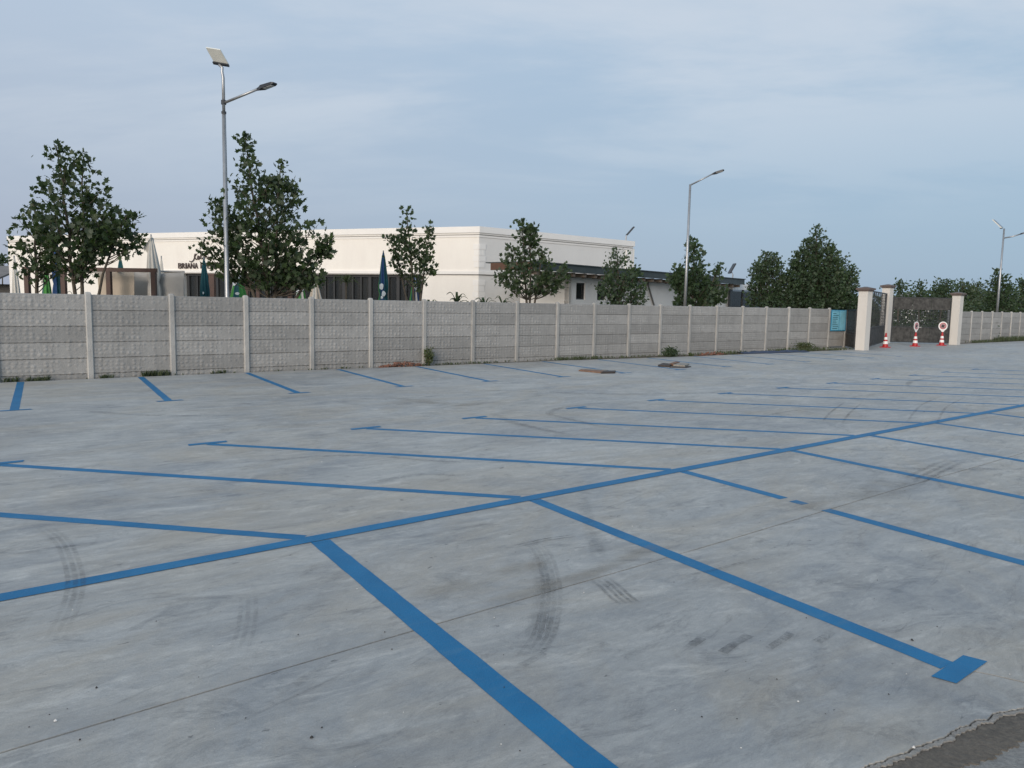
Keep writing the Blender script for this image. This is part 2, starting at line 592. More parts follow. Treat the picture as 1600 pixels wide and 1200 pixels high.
M = dict(
    concrete=mat_concrete_floor(),
    asphalt=mat_asphalt('old_asphalt', (0.19, 0.19, 0.185), (0.28, 0.28, 0.27), 45),
    dark_patch=mat_asphalt('dirty_patch', (0.075, 0.072, 0.066), (0.155, 0.135, 0.11), 38),
    soil=mat_asphalt('dry_soil', (0.075, 0.06, 0.045), (0.12, 0.10, 0.075), 30),
    grass_ground=mat_asphalt('grassy_ground', (0.05, 0.06, 0.028), (0.09, 0.085, 0.05), 30),
    edge=mat_asphalt('broken_concrete', (0.20, 0.19, 0.175), (0.34, 0.325, 0.30), 40),
    paint=mat_paint(),
    rubber=mat_film('rubber_film', (0.09, 0.092, 0.095), 0.44),
    rubber_dark=mat_film('rubber_print', (0.06, 0.062, 0.066), 0.62, 12, 0.30, 0.62),
    rubber_pale=mat_film('rubber_scuff', (0.085, 0.09, 0.095), 0.32, 14, 0.35, 0.62),
    chalk=mat_film('pale_scuff', (0.42, 0.43, 0.44), 0.45, 25, 0.35, 0.65),
    rust=mat_film('brown_stain', (0.30, 0.26, 0.20), 0.55, 2.2, 0.36, 0.66, WANG, (0.5, 1.6, 1)),
    panel=mat_precast('precast_panel', (0.385, 0.375, 0.357)),
    post=mat_precast('precast_post', (0.40, 0.39, 0.368), False),
    plaster=mat_plaster('cream_plaster', (0.87, 0.83, 0.775)),
    plaster_shaded=mat_plaster('shaded_plaster', (0.76, 0.745, 0.72)),  # greyer copy of the cream plaster: shade of less lit faces put into colour
    white=mat_plaster('white_trim', (0.86, 0.84, 0.81), 0.03),
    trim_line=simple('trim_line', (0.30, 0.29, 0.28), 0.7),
    column=mat_plaster('column_plaster', (0.63, 0.60, 0.555), 0.08),
    brown_cap=simple('brown_cap', (0.125, 0.095, 0.085), 0.6, 0, 0.15, 6),
    fascia=simple('green_grey_fascia', (0.052, 0.066, 0.068), 0.5, 0, 0.15, 2),
    soffit=simple('soffit_wood', (0.12, 0.062, 0.04), 0.7, 0, 0.2, 6),
    rafter=simple('rafter_wood', (0.19, 0.155, 0.125), 0.7, 0, 0.2, 6),
    frame=simple('dark_frame', (0.03, 0.032, 0.035), 0.45),
    glass=mat_glass('window_glass', (0.03, 0.035, 0.038)),
    inside=simple('dim_interior', (0.05, 0.047, 0.042), 0.9),
    curtain=simple('beige_curtain', (0.34, 0.30, 0.235), 0.9, 0, 0.15, 3, True, 0.01),
    wood=simple('red_brown_wood', (0.058, 0.024, 0.017), 0.55, 0, 0.25, 5),
    cloth=simple('beige_cloth', (0.50, 0.43, 0.345), 0.9, 0, 0.08, 2),
    cloth_grey=simple('grey_cloth', (0.46, 0.44, 0.41), 0.9, 0, 0.08, 2),
    canvas=simple('white_canvas', (0.62, 0.60, 0.55), 0.85, 0, 0.1, 3),
    teal=simple('teal_canvas', (0.006, 0.075, 0.092), 0.75, 0, 0.25, 3),
    green=simple('green_canvas', (0.065, 0.27, 0.055), 0.75, 0, 0.25, 3),
    blue_canvas=simple('blue_canvas', (0.02, 0.07, 0.20), 0.75, 0, 0.2, 3),
    print_white=simple('white_print', (0.72, 0.76, 0.78), 0.7),
    steel=simple('galvanised_steel', (0.40, 0.41, 0.42), 0.42, 0.75, 0.14, 3),
    lamp_dark=simple('lamp_housing', (0.035, 0.04, 0.048), 0.45, 0.2),
    backsheet=simple('white_backsheet', (0.80, 0.80, 0.74), 0.45, 0, 0.05),
    solar=simple('solar_cells', (0.02, 0.03, 0.07), 0.2),
    lens=simple('lamp_lens', (0.55, 0.56, 0.55), 0.3),
    iron=simple('dark_wrought_iron', (0.042, 0.044, 0.046), 0.5, 0.2, 0.3, 3),
    iron_sheet=simple('dark_gate_sheet', (0.050, 0.049, 0.046), 0.75, 0.0, 0.7, 4.5),
    red=simple('red_rubber', (0.42, 0.018, 0.02), 0.5, 0, 0.15, 12),
    red_rim=simple('red_ring', (0.48, 0.09, 0.09), 0.45),
    pink=simple('faded_pink', (0.40, 0.24, 0.25), 0.5, 0, 0.15, 9),
    reflective=simple('white_band', (0.80, 0.78, 0.76), 0.4, 0, 0.06, 12),
    black=simple('black_figure', (0.02, 0.02, 0.022), 0.5),
    board_blue=simple('board_blue', (0.02, 0.22, 0.38), 0.45),
    board_pale=simple('board_pale_blue', (0.24, 0.58, 0.72), 0.45, 0, 0.15, 3),
    board_text=simple('board_dark_lines', (0.02, 0.10, 0.17), 0.5),
    bark=simple('grey_bark', (0.085, 0.072, 0.055), 0.9, 0, 0.35, 12, True, 0.01),
    leaf=mat_leaf('plane_leaf', (0.021, 0.038, 0.017), (0.046, 0.074, 0.027), (0.045, 0.065, 0.038)),
    leaf_far=mat_leaf('dark_leaf', (0.026, 0.049, 0.026), (0.054, 0.088, 0.040), (0.045, 0.07, 0.042)),
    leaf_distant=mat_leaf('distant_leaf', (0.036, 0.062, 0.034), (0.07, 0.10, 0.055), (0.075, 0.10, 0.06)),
    weed=mat_leaf('weed_leaf', (0.035, 0.055, 0.020), (0.075, 0.095, 0.035), (0.09, 0.11, 0.06)),
    dry=simple('dry_stalk', (0.24, 0.20, 0.12), 0.9),
    brick=simple('crumbled_brick', (0.20, 0.10, 0.072), 0.9, 0, 0.35, 14, True, 0.01),
    plank=simple('weathered_plank', (0.20, 0.115, 0.075), 0.8, 0, 0.3, 9),
    plank_dark=simple('tarred_board', (0.045, 0.035, 0.03), 0.7, 0, 0.3, 9),
    board_grey=simple('grey_board', (0.27, 0.25, 0.22), 0.85, 0, 0.25, 9),
    tarp=simple('dark_blue_tarp', (0.03, 0.045, 0.085), 0.5, 0, 0.3, 6),
    stone_dark=simple('dark_grit', (0.035, 0.035, 0.035), 0.9),
    stone_white=simple('pale_grit', (0.62, 0.61, 0.58), 0.8),
    roof_grey=simple('grey_roofing', (0.17, 0.165, 0.16), 0.8, 0, 0.2, 1.5),
    letters=simple('grey_brown_letters', (0.085, 0.062, 0.058), 0.5),
    pipe=simple('dark_pipe', (0.10, 0.10, 0.10), 0.5),
)

# ------------------------------------------------------------------ ground
g = MB()
g.add([(-1200, -1200, -0.09), (1200, -1200, -0.09), (1200, 1200, -0.09), (-1200, 1200, -0.09)], [(0, 1, 2, 3)])
g.build('ground', M['grass_ground'], kind='structure')

lot = structure('parking_lot')
LOT_EDGE = [(-60, 0.22), (-1.96, 0.20), (-0.5, 0.16), (1.6, 0.19), (3.92, 0.21), (6.5, 0.36), (9.49, 0.55), (12.5, 0.6),
            (15.56, 0.66), (19, 1.0), (23.1, 1.3), (29, 1.42), (34.3, 1.55), (35.3, 1.6), (35.4, -9), (50.4, -9), (50.5, 0.95), (62, 0.9), (150, 0.9)]
r_ = random.Random(3)


def wob(pts, amp, step, zz=0.0):
    out = []
    for a, b in zip(pts[:-1], pts[1:]):
        L = math.dist(a, b)
        k = max(1, min(60, int(L / step)))
        for i in range(k):
            t = i / k
            u, v = a[0] + (b[0] - a[0]) * t, a[1] + (b[1] - a[1]) * t
            out.append((u + r_.uniform(-amp, amp), v + r_.uniform(-amp, amp)))
    out.append(pts[-1])
    return out


JV = 17.84
gap = 0.008
joint = [(-60, JV - 0.03)] + [(u, JV + 0.012 * math.sin(u * 0.9)) for u in np.arange(-6, 12, 0.75)] + [(150, JV)]
edge_top = wob(LOT_EDGE[:-1], 0.03, 0.4) + [LOT_EDGE[-1]]
top_poly = [W(u, v) for u, v in edge_top] + [W(u, v - gap) for u, v in joint[::-1]]


def sheet_poly(name, pts, mat, parent, h, kind=None):
    bm = bmesh.new()
    vs = [bm.verts.new(p) for p in pts]
    f = bm.faces.new(vs)
    bmesh.ops.triangulate(bm, faces=[f])
    bmesh.ops.recalc_face_normals(bm, faces=bm.faces)
    if bm.faces and sum(q.normal.z for q in bm.faces) < 0:
        bmesh.ops.reverse_faces(bm, faces=bm.faces)
    if h:
        r = bmesh.ops.extrude_face_region(bm, geom=list(bm.faces))
        nv = [e_ for e_ in r['geom'] if isinstance(e_, bmesh.types.BMVert)]
        bmesh.ops.translate(bm, verts=nv, vec=(0, 0, -h))
        bmesh.ops.recalc_face_normals(bm, faces=bm.faces)
    m = bpy.data.meshes.new(name)
    bm.to_mesh(m)
    bm.free()
    m.materials.append(mat)
    o = bpy.data.objects.new(name, m)
    COL.objects.link(o)
    if parent is not None:
        o.parent = parent
    if kind:
        o['kind'] = kind
    return o


sheet_poly('concrete_slab', top_poly, M['concrete'], lot, 0.08)
crack_px = [(1300, 1222), (1322, 1208), (1346, 1199), (1357, 1194), (1368, 1190), (1380, 1188), (1390, 1182), (1404, 1177), (1418, 1174), (1428, 1167),
            (1440, 1164), (1452, 1159), (1464, 1155), (1476, 1151), (1483, 1145), (1492, 1140), (1498, 1135), (1505, 1134),
            (1514, 1132), (1524, 1124), (1533, 1124), (1542, 1123), (1549, 1116), (1558, 1112), (1568, 1111), (1580, 1109), (1590, 1106), (1600, 1105), (1615, 1100)]


def uv_of(p):
    q = Vector(p) - P0
    return (q.dot(EU), q.dot(EV))


crack0 = [uv_of(onz(x, y)) for x, y in crack_px]
crack = []
for a_, b_ in zip(crack0[:-1], crack0[1:]):
    for i in range(4):
        t_ = i / 4
        j_ = 0.006 if i else 0.002
        crack.append((a_[0] + (b_[0] - a_[0]) * t_ + r_.uniform(-.002, .002), a_[1] + (b_[1] - a_[1]) * t_ + r_.uniform(-j_, j_)))
crack.append(crack0[-1])
left_ext = [(-60, 20.0), (-30, 20.2)] + [(u, 20.36 + 0.02 * math.sin(u * 7) + r_.uniform(-.02, .02)) for u in np.arange(-8, crack[0][0] - 0.1, 0.25)]
right_ext = [(u, 20.66 + 0.03 * math.sin(u * 5) + r_.uniform(-.025, .025)) for u in np.arange(crack[-1][0] + 0.04, 9, 0.06)] + [(30, 20.8), (150, 21.2)]
low_edge = left_ext + crack + right_ext
# the near strip is cast in two slabs, their joint runs under a bay line
sj = [(1.215, JV), (0.985, 20.2), (1.065, 20.38), (1.13, 20.56)]
L_ = [q for q in joint if q[0] < 1.15] + [sj[0]]
Rr = [(sj[0][0] + 2 * gap, JV)] + [q for q in joint if q[0] > 1.3]
lowL = [q for q in low_edge if q[0] < 1.06]
lowR = [q for q in low_edge if q[0] > 1.17]
sheet_poly('concrete_slab', [W(u, v + gap) for u, v in L_] + [W(u, v) for u, v in sj[1:]] + [W(u, v) for u, v in lowL[::-1]], M['concrete'], lot, 0.08)
sheet_poly('concrete_slab', [W(u, v + gap) for u, v in Rr] + [W(u, v) for u, v in lowR[::-1]] + [W(u + 2 * gap, v) for u, v in sj[:0:-1]], M['concrete'], lot, 0.08)


def band(lo, w0, w1, amp):
    a = [(u + r_.uniform(-amp, amp), v + w0 + r_.uniform(-amp, amp) * 0.6) for u, v in lo]
    b = [(u, v + w1 + r_.uniform(-amp, amp) * 2) for u, v in lo]
    return a, b


fj = MB()
for (a_, b_) in zip(joint[:-1], joint[1:]):
    fj.add([W(a_[0], a_[1] - gap, -0.014), W(b_[0], b_[1] - gap, -0.014), W(b_[0], b_[1] + gap, -0.014), W(a_[0], a_[1] + gap, -0.014)], [(0, 1, 2, 3)])
fj.build('joint_filler', M['stone_dark'], lot)
road = structure('asphalt_road')
near_edge = [q for q in low_edge if -9 < q[0] < 30.5]
a1, b1 = band(near_edge, 0.009, 0.034, 0.0035)
sheet_poly('broken_edge', [W(u, v, -0.004) for u, v in a1] + [W(u, v, -0.004) for u, v in b1[::-1]], M['edge'], road, 0.06)
a2 = [(u + 0.0, v + 0.004) for u, v in b1]
b2 = [(u, v + 0.165 + 0.02 * math.sin(u * 5.2) + r_.uniform(-.012, .012)) for u, v in a2]
sheet_poly('dirt_strip', [W(u, v, -0.010) for u, v in a2] + [W(u, v, -0.010) for u, v in b2[::-1]], M['dark_patch'], road, 0.05)
a3 = [(u, v + 0.0) for u, v in b2]
sheet_poly('asphalt_surface', [W(-60, a3[0][1], -0.016)] + [W(u, v - 0.02, -0.016) for u, v in a3] + [W(150, 21.3, -0.016), W(150, 80, -0.016), W(-60, 80, -0.016)], M['asphalt'], road, 0.05)

sheet_poly('soil_strip', [W(u, v + 0.25, -0.035) for u, v in LOT_EDGE[:13]] + [W(36.5, 1.7, -0.035), W(36.5, -0.5, -0.035), W(-60, -0.5, -0.035)], M['soil'], None, 0, 'structure')
sheet_poly('soil_strip', [W(50.0, 1.3, -0.035), W(150, 1.3, -0.035), W(150, -0.5, -0.035), W(50, -0.5, -0.035)], M['soil'], None, 0, 'structure')

# ---- painted bay lines
ZP = 0.002
ZM = 0.0055


def stripe(a, b, w, z=ZP, ext=0.0, jit=0.006):
    a, b = Vector((a[0], a[1])), Vector((b[0], b[1]))
    d = (b - a).normalized()
    n = Vector((-d.y, d.x)) * (w / 2)
    a = a - d * ext
    b = b + d * ext
    L = (b - a).length
    k = max(2, int(L / 0.13))
    l, rr = [], []
    for i in range(k + 1):
        q = a + (b - a) * (i / k)
        l.append(q + n * (1 + r_.uniform(-jit, jit) / w))
        rr.append(q - n * (1 + r_.uniform(-jit, jit) / w))
    return [W(q.x, q.y, z) for q in l] + [W(q.x, q.y, z) for q in rr[::-1]]


def line(a, b, w=0.155, tbar=True, z=ZP, th=0.128, tl=0.46):
    mb = MB()
    mb.add(stripe(a, b, w, z), [tuple(range(len(stripe(a, b, w, z))))]) if False else None
    pts = stripe(a, b, w, z)
    n = len(pts) // 2
    fs = [(i, i + 1, 2 * n - 2 - i, 2 * n - 1 - i) for i in range(n - 1)]
    mb.add(pts, fs)
    if tbar:
        # the cross bar butts against the stripe's end, parallel to the row
        s = 1 if b[1] > a[1] else -1
        y0, y1 = b[1] + s * 0.0005, b[1] + s * th
        zt_b = z + 0.0025
        mb.add([W(b[0] - tl / 2, y0, zt_b), W(b[0] + tl / 2, y0, zt_b), W(b[0] + tl / 2 + 0.03, y1, zt_b), W(b[0] - tl / 2 + 0.03, y1, zt_b)], [(0, 1, 2, 3)])
    return mb.build('bay_line', M['paint'], lot)


MV = 15.65
MW = 0.165
uu = [-60] + list(np.arange(-8, 45, 1.5)) + [46]
mb = MB()
for i in range(len(uu) - 1):
    mb.add([W(uu[i], MV - MW / 2, ZM), W(uu[i + 1] - .0005, MV - MW / 2, ZM), W(uu[i + 1] - .0005, MV + MW / 2, ZM), W(uu[i], MV + MW / 2, ZM)], [(0, 1, 2, 3)])
mb.build('centre_line', M['paint'], lot)
HS = MV + MW / 2 + 0.001
HN = MV - MW / 2 - 0.001
near_u = [-1.04 - 2.56 * 3, -1.04 - 2.56 * 2, -1.04 - 2.56, -1.04, 1.47, 4.02, 6.60, 9.05] + [9.05 + 2.56 * k for k in range(1, 13)]
for i, u in enumerate(near_u):
    end = (u - 0.49, 20.17)
    if abs(u - 4.02) < 0.01:       # worn away in two places
        a = Vector((u, HS)); b = Vector(end)
        def L2(px, py):
            q = uv_of(onz(px, py)); t = (q[1] - a.y) / (b.y - a.y); w = a + (b - a) * t
            return (w.x, w.y)
        line((a.x, a.y), L2(1217, 781), 0.15, False)
        line(L2(1229, 785), L2(1248, 791), 0.13, False)
        line(L2(1281, 799), (b.x, b.y), 0.155, True)
    else:
        line((u, HS), end, 0.175 if i == 3 else 0.155, True)
far_u = [-1.12 - 2.57 * k for k in range(1, 5)] + [-1.12, 1.40, 3.97, 6.55, 8.8, 11.4, 13.9, 16.5, 19.05, 21.6, 24.2, 26.8, 29.3, 31.9]
for u in far_u:
    k = (u + 1.12) / 2.57
    line((u, HN), (u - 4.37, 10.60), 0.14, True, th=0.13, tl=0.55)
wall_u = [-1.55 - 2.65 * k for k in (3, 2, 1)] + [-1.55, 1.12, 3.90, 6.66, 9.35, 12.05, 14.7, 17.4, 20.0, 22.7, 25.3, 28, 30.6, 33.3]
for u in wall_u:
    v0 = np.interp(u, [q[0] for q in LOT_EDGE[:14]], [q[1] for q in LOT_EDGE[:14]]) + 0.07
    line((u, v0), (u - 0.68, 5.38), 0.15, True, th=0.12, tl=0.5)

# ---- tyre marks: thin rubber films on the slab
ZR = 0.009


def ribbon(px, w, mat, name='tyre_mark', z=ZR, tracks=1, spread=0.05, smooth=6):
    fade = []
    soft = 0.95 if tracks > 1 else 0.7
    pts = [uv_of(onz(x, y)) for x, y in px]
    P = [Vector(q) for q in pts]
    cur = []
    for i in range(len(P) - 1):
        p0, p1, p2, p3 = P[max(i - 1, 0)], P[i], P[i + 1], P[min(i + 2, len(P) - 1)]
        for k in range(smooth):
            t = k / smooth
            cur.append(0.5 * ((2 * p1) + (p2 - p0) * t + (2 * p0 - 5 * p1 + 4 * p2 - p3) * t * t + (3 * p1 - p0 - 3 * p2 + p3) * t ** 3))
    cur.append(P[-1])
    mb = MB()
    for tr in range(tracks):
        off = (tr - (tracks - 1) / 2) * spread
        cols = [(-0.5, 0.0), (-0.28, soft), (0.0, 1.0), (0.28, soft), (0.5, 0.0)]
        vs, k5 = [], len(cols)
        for i, q in enumerate(cur):
            d = (cur[min(i + 1, len(cur) - 1)] - cur[max(i - 1, 0)]).normalized()
            n = Vector((-d.y, d.x))
            t = i / (len(cur) - 1)
            ww = w * (0.6 + 0.4 * min(1, 5 * t, 5 * (1 - t))) * 1.25
            for cx_, fv in cols:
                qq = q + n * (off + ww * cx_)
                vs.append(W(qq.x, qq.y, z))
                fade.append(fv * min(1, 4 * t, 4 * (1 - t)))
        mb.add(vs, [(i * k5 + c_, i * k5 + c_ + 1, (i + 1) * k5 + c_ + 1, (i + 1) * k5 + c_) for i in range(len(cur) - 1) for c_ in range(k5 - 1)])
    o = mb.build(name, mat, lot)
    at_ = o.data.attributes.new('fade', 'FLOAT', 'POINT')
    at_.data.foreach_set('value', fade)
    return o


ribbon([(980, 671), (940, 667), (905, 659), (875, 652), (859, 647), (868, 640), (900, 634), (960, 630)], 0.16, M['rubber'])
ribbon([(768, 645), (785, 655), (815, 664), (860, 674), (905, 682)], 0.20, M['rubber'])
ribbon([(815, 838), (845, 862), (858, 895), (862, 930), (858, 965), (846, 1000), (822, 1030)], 0.035, M['rubber'], tracks=4, spread=0.042)
ribbon([(828, 850), (848, 900), (848, 950), (834, 1000)], 0.15, M['rubber_pale'], z=ZR + 0.003)
ribbon([(843, 915), (849, 950), (846, 985), (838, 1010)], 0.008, M['chalk'], 'scuff_mark', z=ZR + 0.006, tracks=2, spread=0.05)
ribbon([(60, 820), (95, 845), (112, 880), (118, 915), (108, 955), (80, 1010)], 0.035, M['rubber_pale'], tracks=3, spread=0.05)
ribbon([(1265, 713), (1310, 724), (1380, 731), (1470, 734), (1560, 734), (1640, 734)], 0.10, M['rubber'], z=ZR + 0.003)
ribbon([(1420, 755), (1445, 742), (1470, 730), (1500, 717)], 0.06, M['rubber'], tracks=3, spread=0.11)
ribbon([(935, 905), (950, 915), (968, 932), (985, 945)], 0.03, M['rubber_dark'], tracks=4, spread=0.05)
ribbon([(905, 760), (915, 800), (930, 850), (945, 890)], 0.14, M['rubber_pale'])
ribbon([(1440, 663), (1450, 645), (1462, 633), (1490, 620)], 0.05, M['rubber'], tracks=2, spread=0.5)
ribbon([(1300, 662), (1312, 646), (1335, 628)], 0.05, M['rubber'], tracks=2, spread=0.35)
ribbon([(1425, 608), (1419, 600), (1432, 594), (1470, 590), (1540, 589)], 0.16, M['rubber'])
ribbon([(1425, 602), (1440, 607), (1500, 612), (1600, 617)], 0.12, M['rubber_pale'])
ribbon([(700, 608), (820, 612), (960, 616), (1100, 614), (1250, 606)], 0.25, M['rubber_pale'])
ribbon([(350, 745), (430, 720), (560, 712), (700, 722), (830, 722)], 0.14, M['rubber_pale'])
ribbon([(560, 760), (660, 742), (740, 748)], 0.14, M['rubber_pale'])
ribbon([(0, 868), (60, 862), (120, 853), (190, 845)], 0.07, M['rubber_pale'])
ribbon([(1150, 660), (1240, 642), (1300, 640)], 0.12, M['rubber_pale'])
ribbon([(100, 640), (250, 650), (420, 648)], 0.2, M['rubber_pale'])
ribbon([(380, 905), (388, 940), (384, 985), (372, 1020)], 0.03, M['rubber_pale'], tracks=3, spread=0.05)
ribbon([(700, 960), (800, 935), (900, 905), (1010, 862), (1100, 838)], 0.16, M['rust'], 'dirt_stain', z=ZR + 0.009)
ribbon([(640, 940), (760, 905), (880, 870)], 0.22, M['rust'], 'dirt_stain', z=ZR + 0.009)
ribbon([(1200, 790), (1290, 790), (1380, 768), (1420, 740)], 0.55, M['rust'], 'dirt_stain', z=ZR + 0.009)
ribbon([(600, 620), (700, 632), (760, 630)], 0.4, M['rust'], 'dirt_stain', z=ZR + 0.009)
ribbon([(800, 857), (850, 845), (900, 838)], 0.02, M['rubber_dark'], 'scuff_mark', tracks=2, spread=0.05)
ribbon([(1050, 903), (1110, 893), (1205, 868)], 0.012, M['rubber_dark'], 'scuff_mark', tracks=2, spread=0.02)
# chevron prints of a tractor tyre
for (x0, y0, x1, y1, d) in ((815, 1042, 850, 1022, 0), (905, 1028, 948, 1006, 1), (975, 1030, 1028, 1003, 1), (1053, 1027, 1098, 999, 2), (1128, 1021, 1170, 994, 2),
                            (1201, 1015, 1236, 991, 1), (1277, 1005, 1300, 988, 1), (645, 1045, 672, 1030, 0), (548, 1068, 590, 1045, 0), (460, 1072, 510, 1040, 0)):
    a, b = uv_of(onz(x0, y0)), uv_of(onz(x1, y1))
    pts = stripe(a, b, 0.06, ZR, 0, 0.014)
    n = len(pts) // 2
    MB().add(pts, [(i, i + 1, 2 * n - 2 - i, 2 * n - 1 - i) for i in range(n - 1)]).build('tyre_print', [M['rubber_pale'], M['rubber'], M['rubber_dark']][d], lot).data.attributes.new('fade', 'FLOAT', 'POINT').data.foreach_set('value', [0.9] * len(pts))

# ---- grit lying on the slab
for mat_, nm, cnt, seed in ((M['stone_dark'], 'dark_grit', 75, 1), (M['stone_white'], 'pale_grit', 45, 2)):
    rg = random.Random(seed)
    mb = MB()
    for _ in range(cnt):
        x, y = rg.uniform(-50, 1650), 600 + 600 * rg.random() ** 0.8
        p = onz(x, y)
        s = rg.uniform(0.002, 0.006) * (1 if rg.random() < 0.88 else 2.0)
        a = rg.uniform(0, 3.14)
        if abs(uv_of(p)[1] - MV) < 0.12:
            continue
        base = []
        k = 5
        for i in range(k):
            t = a + i * 2 * math.pi / k
            q = s * rg.uniform(0.7, 1.3)
            base.append(p + Vector((math.cos(t) * q, math.sin(t) * q, 0.003)))
        top = p + Vector((0, 0, s * 1.1 + 0.003))
        mb.add(base + [top], [(i, (i + 1) % k, k) for i in range(k)])
    o = mb.build(nm, mat_, lot, kind='stuff')

# ------------------------------------------------------------------ concrete fence
S = 2.0
ROW = 0.402
PT = 0.07


def panel_mesh(L, Hh, nm):
    """a precast plank: chamfered edges, slightly uneven face"""
    rg = random.Random(int(Hh * 1000 + L * 10))
    mb = MB()
    nx, c = 12, 0.034
    ys = -PT / 2
    rows = [(-Hh / 2, ys + c), (-Hh / 2 + 0.020, ys), (Hh / 2 - 0.014, ys), (Hh / 2, ys + c), (Hh / 2, PT / 2), (-Hh / 2, PT / 2)]
    vs = []
    for z, y in rows:
        for i in range(nx + 1):
            x = -L / 2 + L * i / nx
            zz = z + (rg.uniform(-0.003, 0.003) if y == ys else 0)
            vs.append((x, y + (rg.uniform(-.002, .002) if y < 0 else 0), zz))
    fs = []
    m_ = len(rows)
    for j in range(m_):
        for i in range(nx):
            a, b = j * (nx + 1) + i, ((j + 1) % m_) * (nx + 1) + i
            fs.append((a, a + 1, b + 1, b))
    fs.append(tuple(j * (nx + 1) for j in range(m_))[::-1])
    fs.append(tuple(j * (nx + 1) + nx for j in range(m_)))
    mb.add(vs, fs)
    return mb.mesh(nm, M['panel'])


def post_mesh():
    mb = MB()
    w = 0.15
    c = 0.022
    prof = [(-w / 2 + c, -w / 2), (w / 2 - c, -w / 2), (w / 2, -w / 2 + c), (w / 2, w / 2 - c), (w / 2 - c, w / 2), (-w / 2 + c, w / 2), (-w / 2, w / 2 - c), (-w / 2, -w / 2 + c)]
    lv = [(-0.15, 1), (2.12, 1), (2.155, 0.92), (2.18, 0.72), (2.192, 0.35)]
    vs = [(x * s, y * s, z) for z, s in lv for x, y in prof]
    fs = [(j * 8 + i, j * 8 + (i + 1) % 8, (j + 1) * 8 + (i + 1) % 8, (j + 1) * 8 + i) for j in range(len(lv) - 1) for i in range(8)]
    fs += [tuple(range(8))[::-1], tuple((len(lv) - 1) * 8 + i for i in range(8))]
    return mb.add(vs, fs).mesh('post', M['post'])


pm_full = [panel_mesh(S - 0.11, ROW + 0.001, 'panel') for _ in range(3)]
pm_low = panel_mesh(S - 0.11, 0.22, 'panel')
po = post_mesh()


def fence(name, label, k0, k1, u0, step, dz=None, cat='fence'):
    t = thing(name, label, cat, W(u0 + k0 * step, 0), 'precast concrete fences along the lot')
    for k in range(k0, k1 + 1):
        z = dz(k) if dz else 0.0
        u = u0 + k * step
        inst('post', po, t, W(u + r_.uniform(-.01, .01), 0.0 + r_.uniform(-.006, .006), z), WANG + r_.uniform(-.02, .02))
        if k == k1:
            break
        for j in range(5):
            o = inst('panel', pm_full[r_.randrange(3)], t, W(u + step / 2, 0.0 + r_.uniform(-.010, .006), z + 2.125 - ROW * (j + 0.5)), WANG, ((step - 0.11) / (S - 0.11), 1, 1))
        inst('panel', pm_low, t, W(u + step / 2, 0.0, z + 2.125 - ROW * 5 - 0.112), WANG, ((step - 0.11) / (S - 0.11), 1, 1))
    return t


fence('concrete_fence', 'long grey embossed concrete fence running from the left edge to the blue notice board', -8, 18, 0, S)
fence('concrete_fence', 'grey concrete fence at the far right beyond the gate pillars', 0, 26, 51.4, 1.87)
# last bay carries the notice board; its right post stands lower
t = thing('fence_end_bay', 'short lighter end bay of concrete fence below the blue notice board', 'fence', W(36, 0))
inst('post', po, t, W(37.75, 0, -0.10), WANG)
for j in range(5):
    inst('panel', pm_full[j % 3], t, W(36.9, 0, 2.07 - ROW * (j + 0.5)), WANG, (1.58 / (S - .11), 1, 1))

bt = thing('notice_board', 'blue notice board with two pale panels fixed on the fence end', 'sign', W(36.9, 0.06, 1.55))
AX = (EU, EV, Vector((0, 0, 1)))
MB().box(W(36.9, 0.075, 1.50), (1.60, 0.03, 1.16), AX).build('backing', M['board_blue'], bt)
for du, w in ((-0.36, 0.76), (0.40, 0.62)):
    o = MB().box(W(36.9 + du, 0.094, 1.47), (w, 0.010, 1.00), AX).build('notice_sheet', M['board_pale'], bt)
    if du < 0:
        for q in range(9):
            ww = r_.uniform(0.3, 0.6)
            MB().box(W(36.9 + du - 0.33 + ww / 2 + r_.uniform(0, .06), 0.101, 1.88 - 0.102 * q), (ww, 0.004, 0.034), AX).build('text_line', M['board_text'], o)
    MB().box(W(36.9 + du, 0.094, 2.015), (w, 0.010, 0.06), AX).build('header_strip', M['board_pale'], bt)

# ------------------------------------------------------------------ gate pillars and gates
def pillar(px, py, top_py, label, w=0.50):
    b = onz(px, py)
    Y = b.y
    top = at(px, top_py, Y).z
    t = thing('gate_pillar', label, 'pillar', b, 'plastered gate pillars')
    MB().box(b + Vector((0, 0, (top - 0.20) / 2)), (w, w, top - 0.20), AX).build('shaft', M['column'], t)
    cp = MB()
    cp.box(b + Vector((0, 0, top - 0.165)), (w + 0.10, w + 0.10, 0.07), AX)
    cp.box(b + Vector((0, 0, top - 0.085)), (w + 0.22, w + 0.22, 0.09), AX)
    cp.build('cap', M['brown_cap'], t)
    MB().box(b + Vector((0, 0, top - 0.0)), (w + 0.18, w + 0.18, 0.078), AX, taper=0.15).build('cap_roof', M['brown_cap'], t)
    return b, top


pA, tA = pillar(1346.5, 547, 449, 'nearest cream gate pillar with brown cap, right of the blue notice board')
pB, tB = pillar(1381.5, 536, 445, 'tallest cream gate pillar with brown cap, behind the left traffic cone')
pC, tC = pillar(1491, 538.5, 457, 'cream gate pillar with brown cap at the start of the right fence')


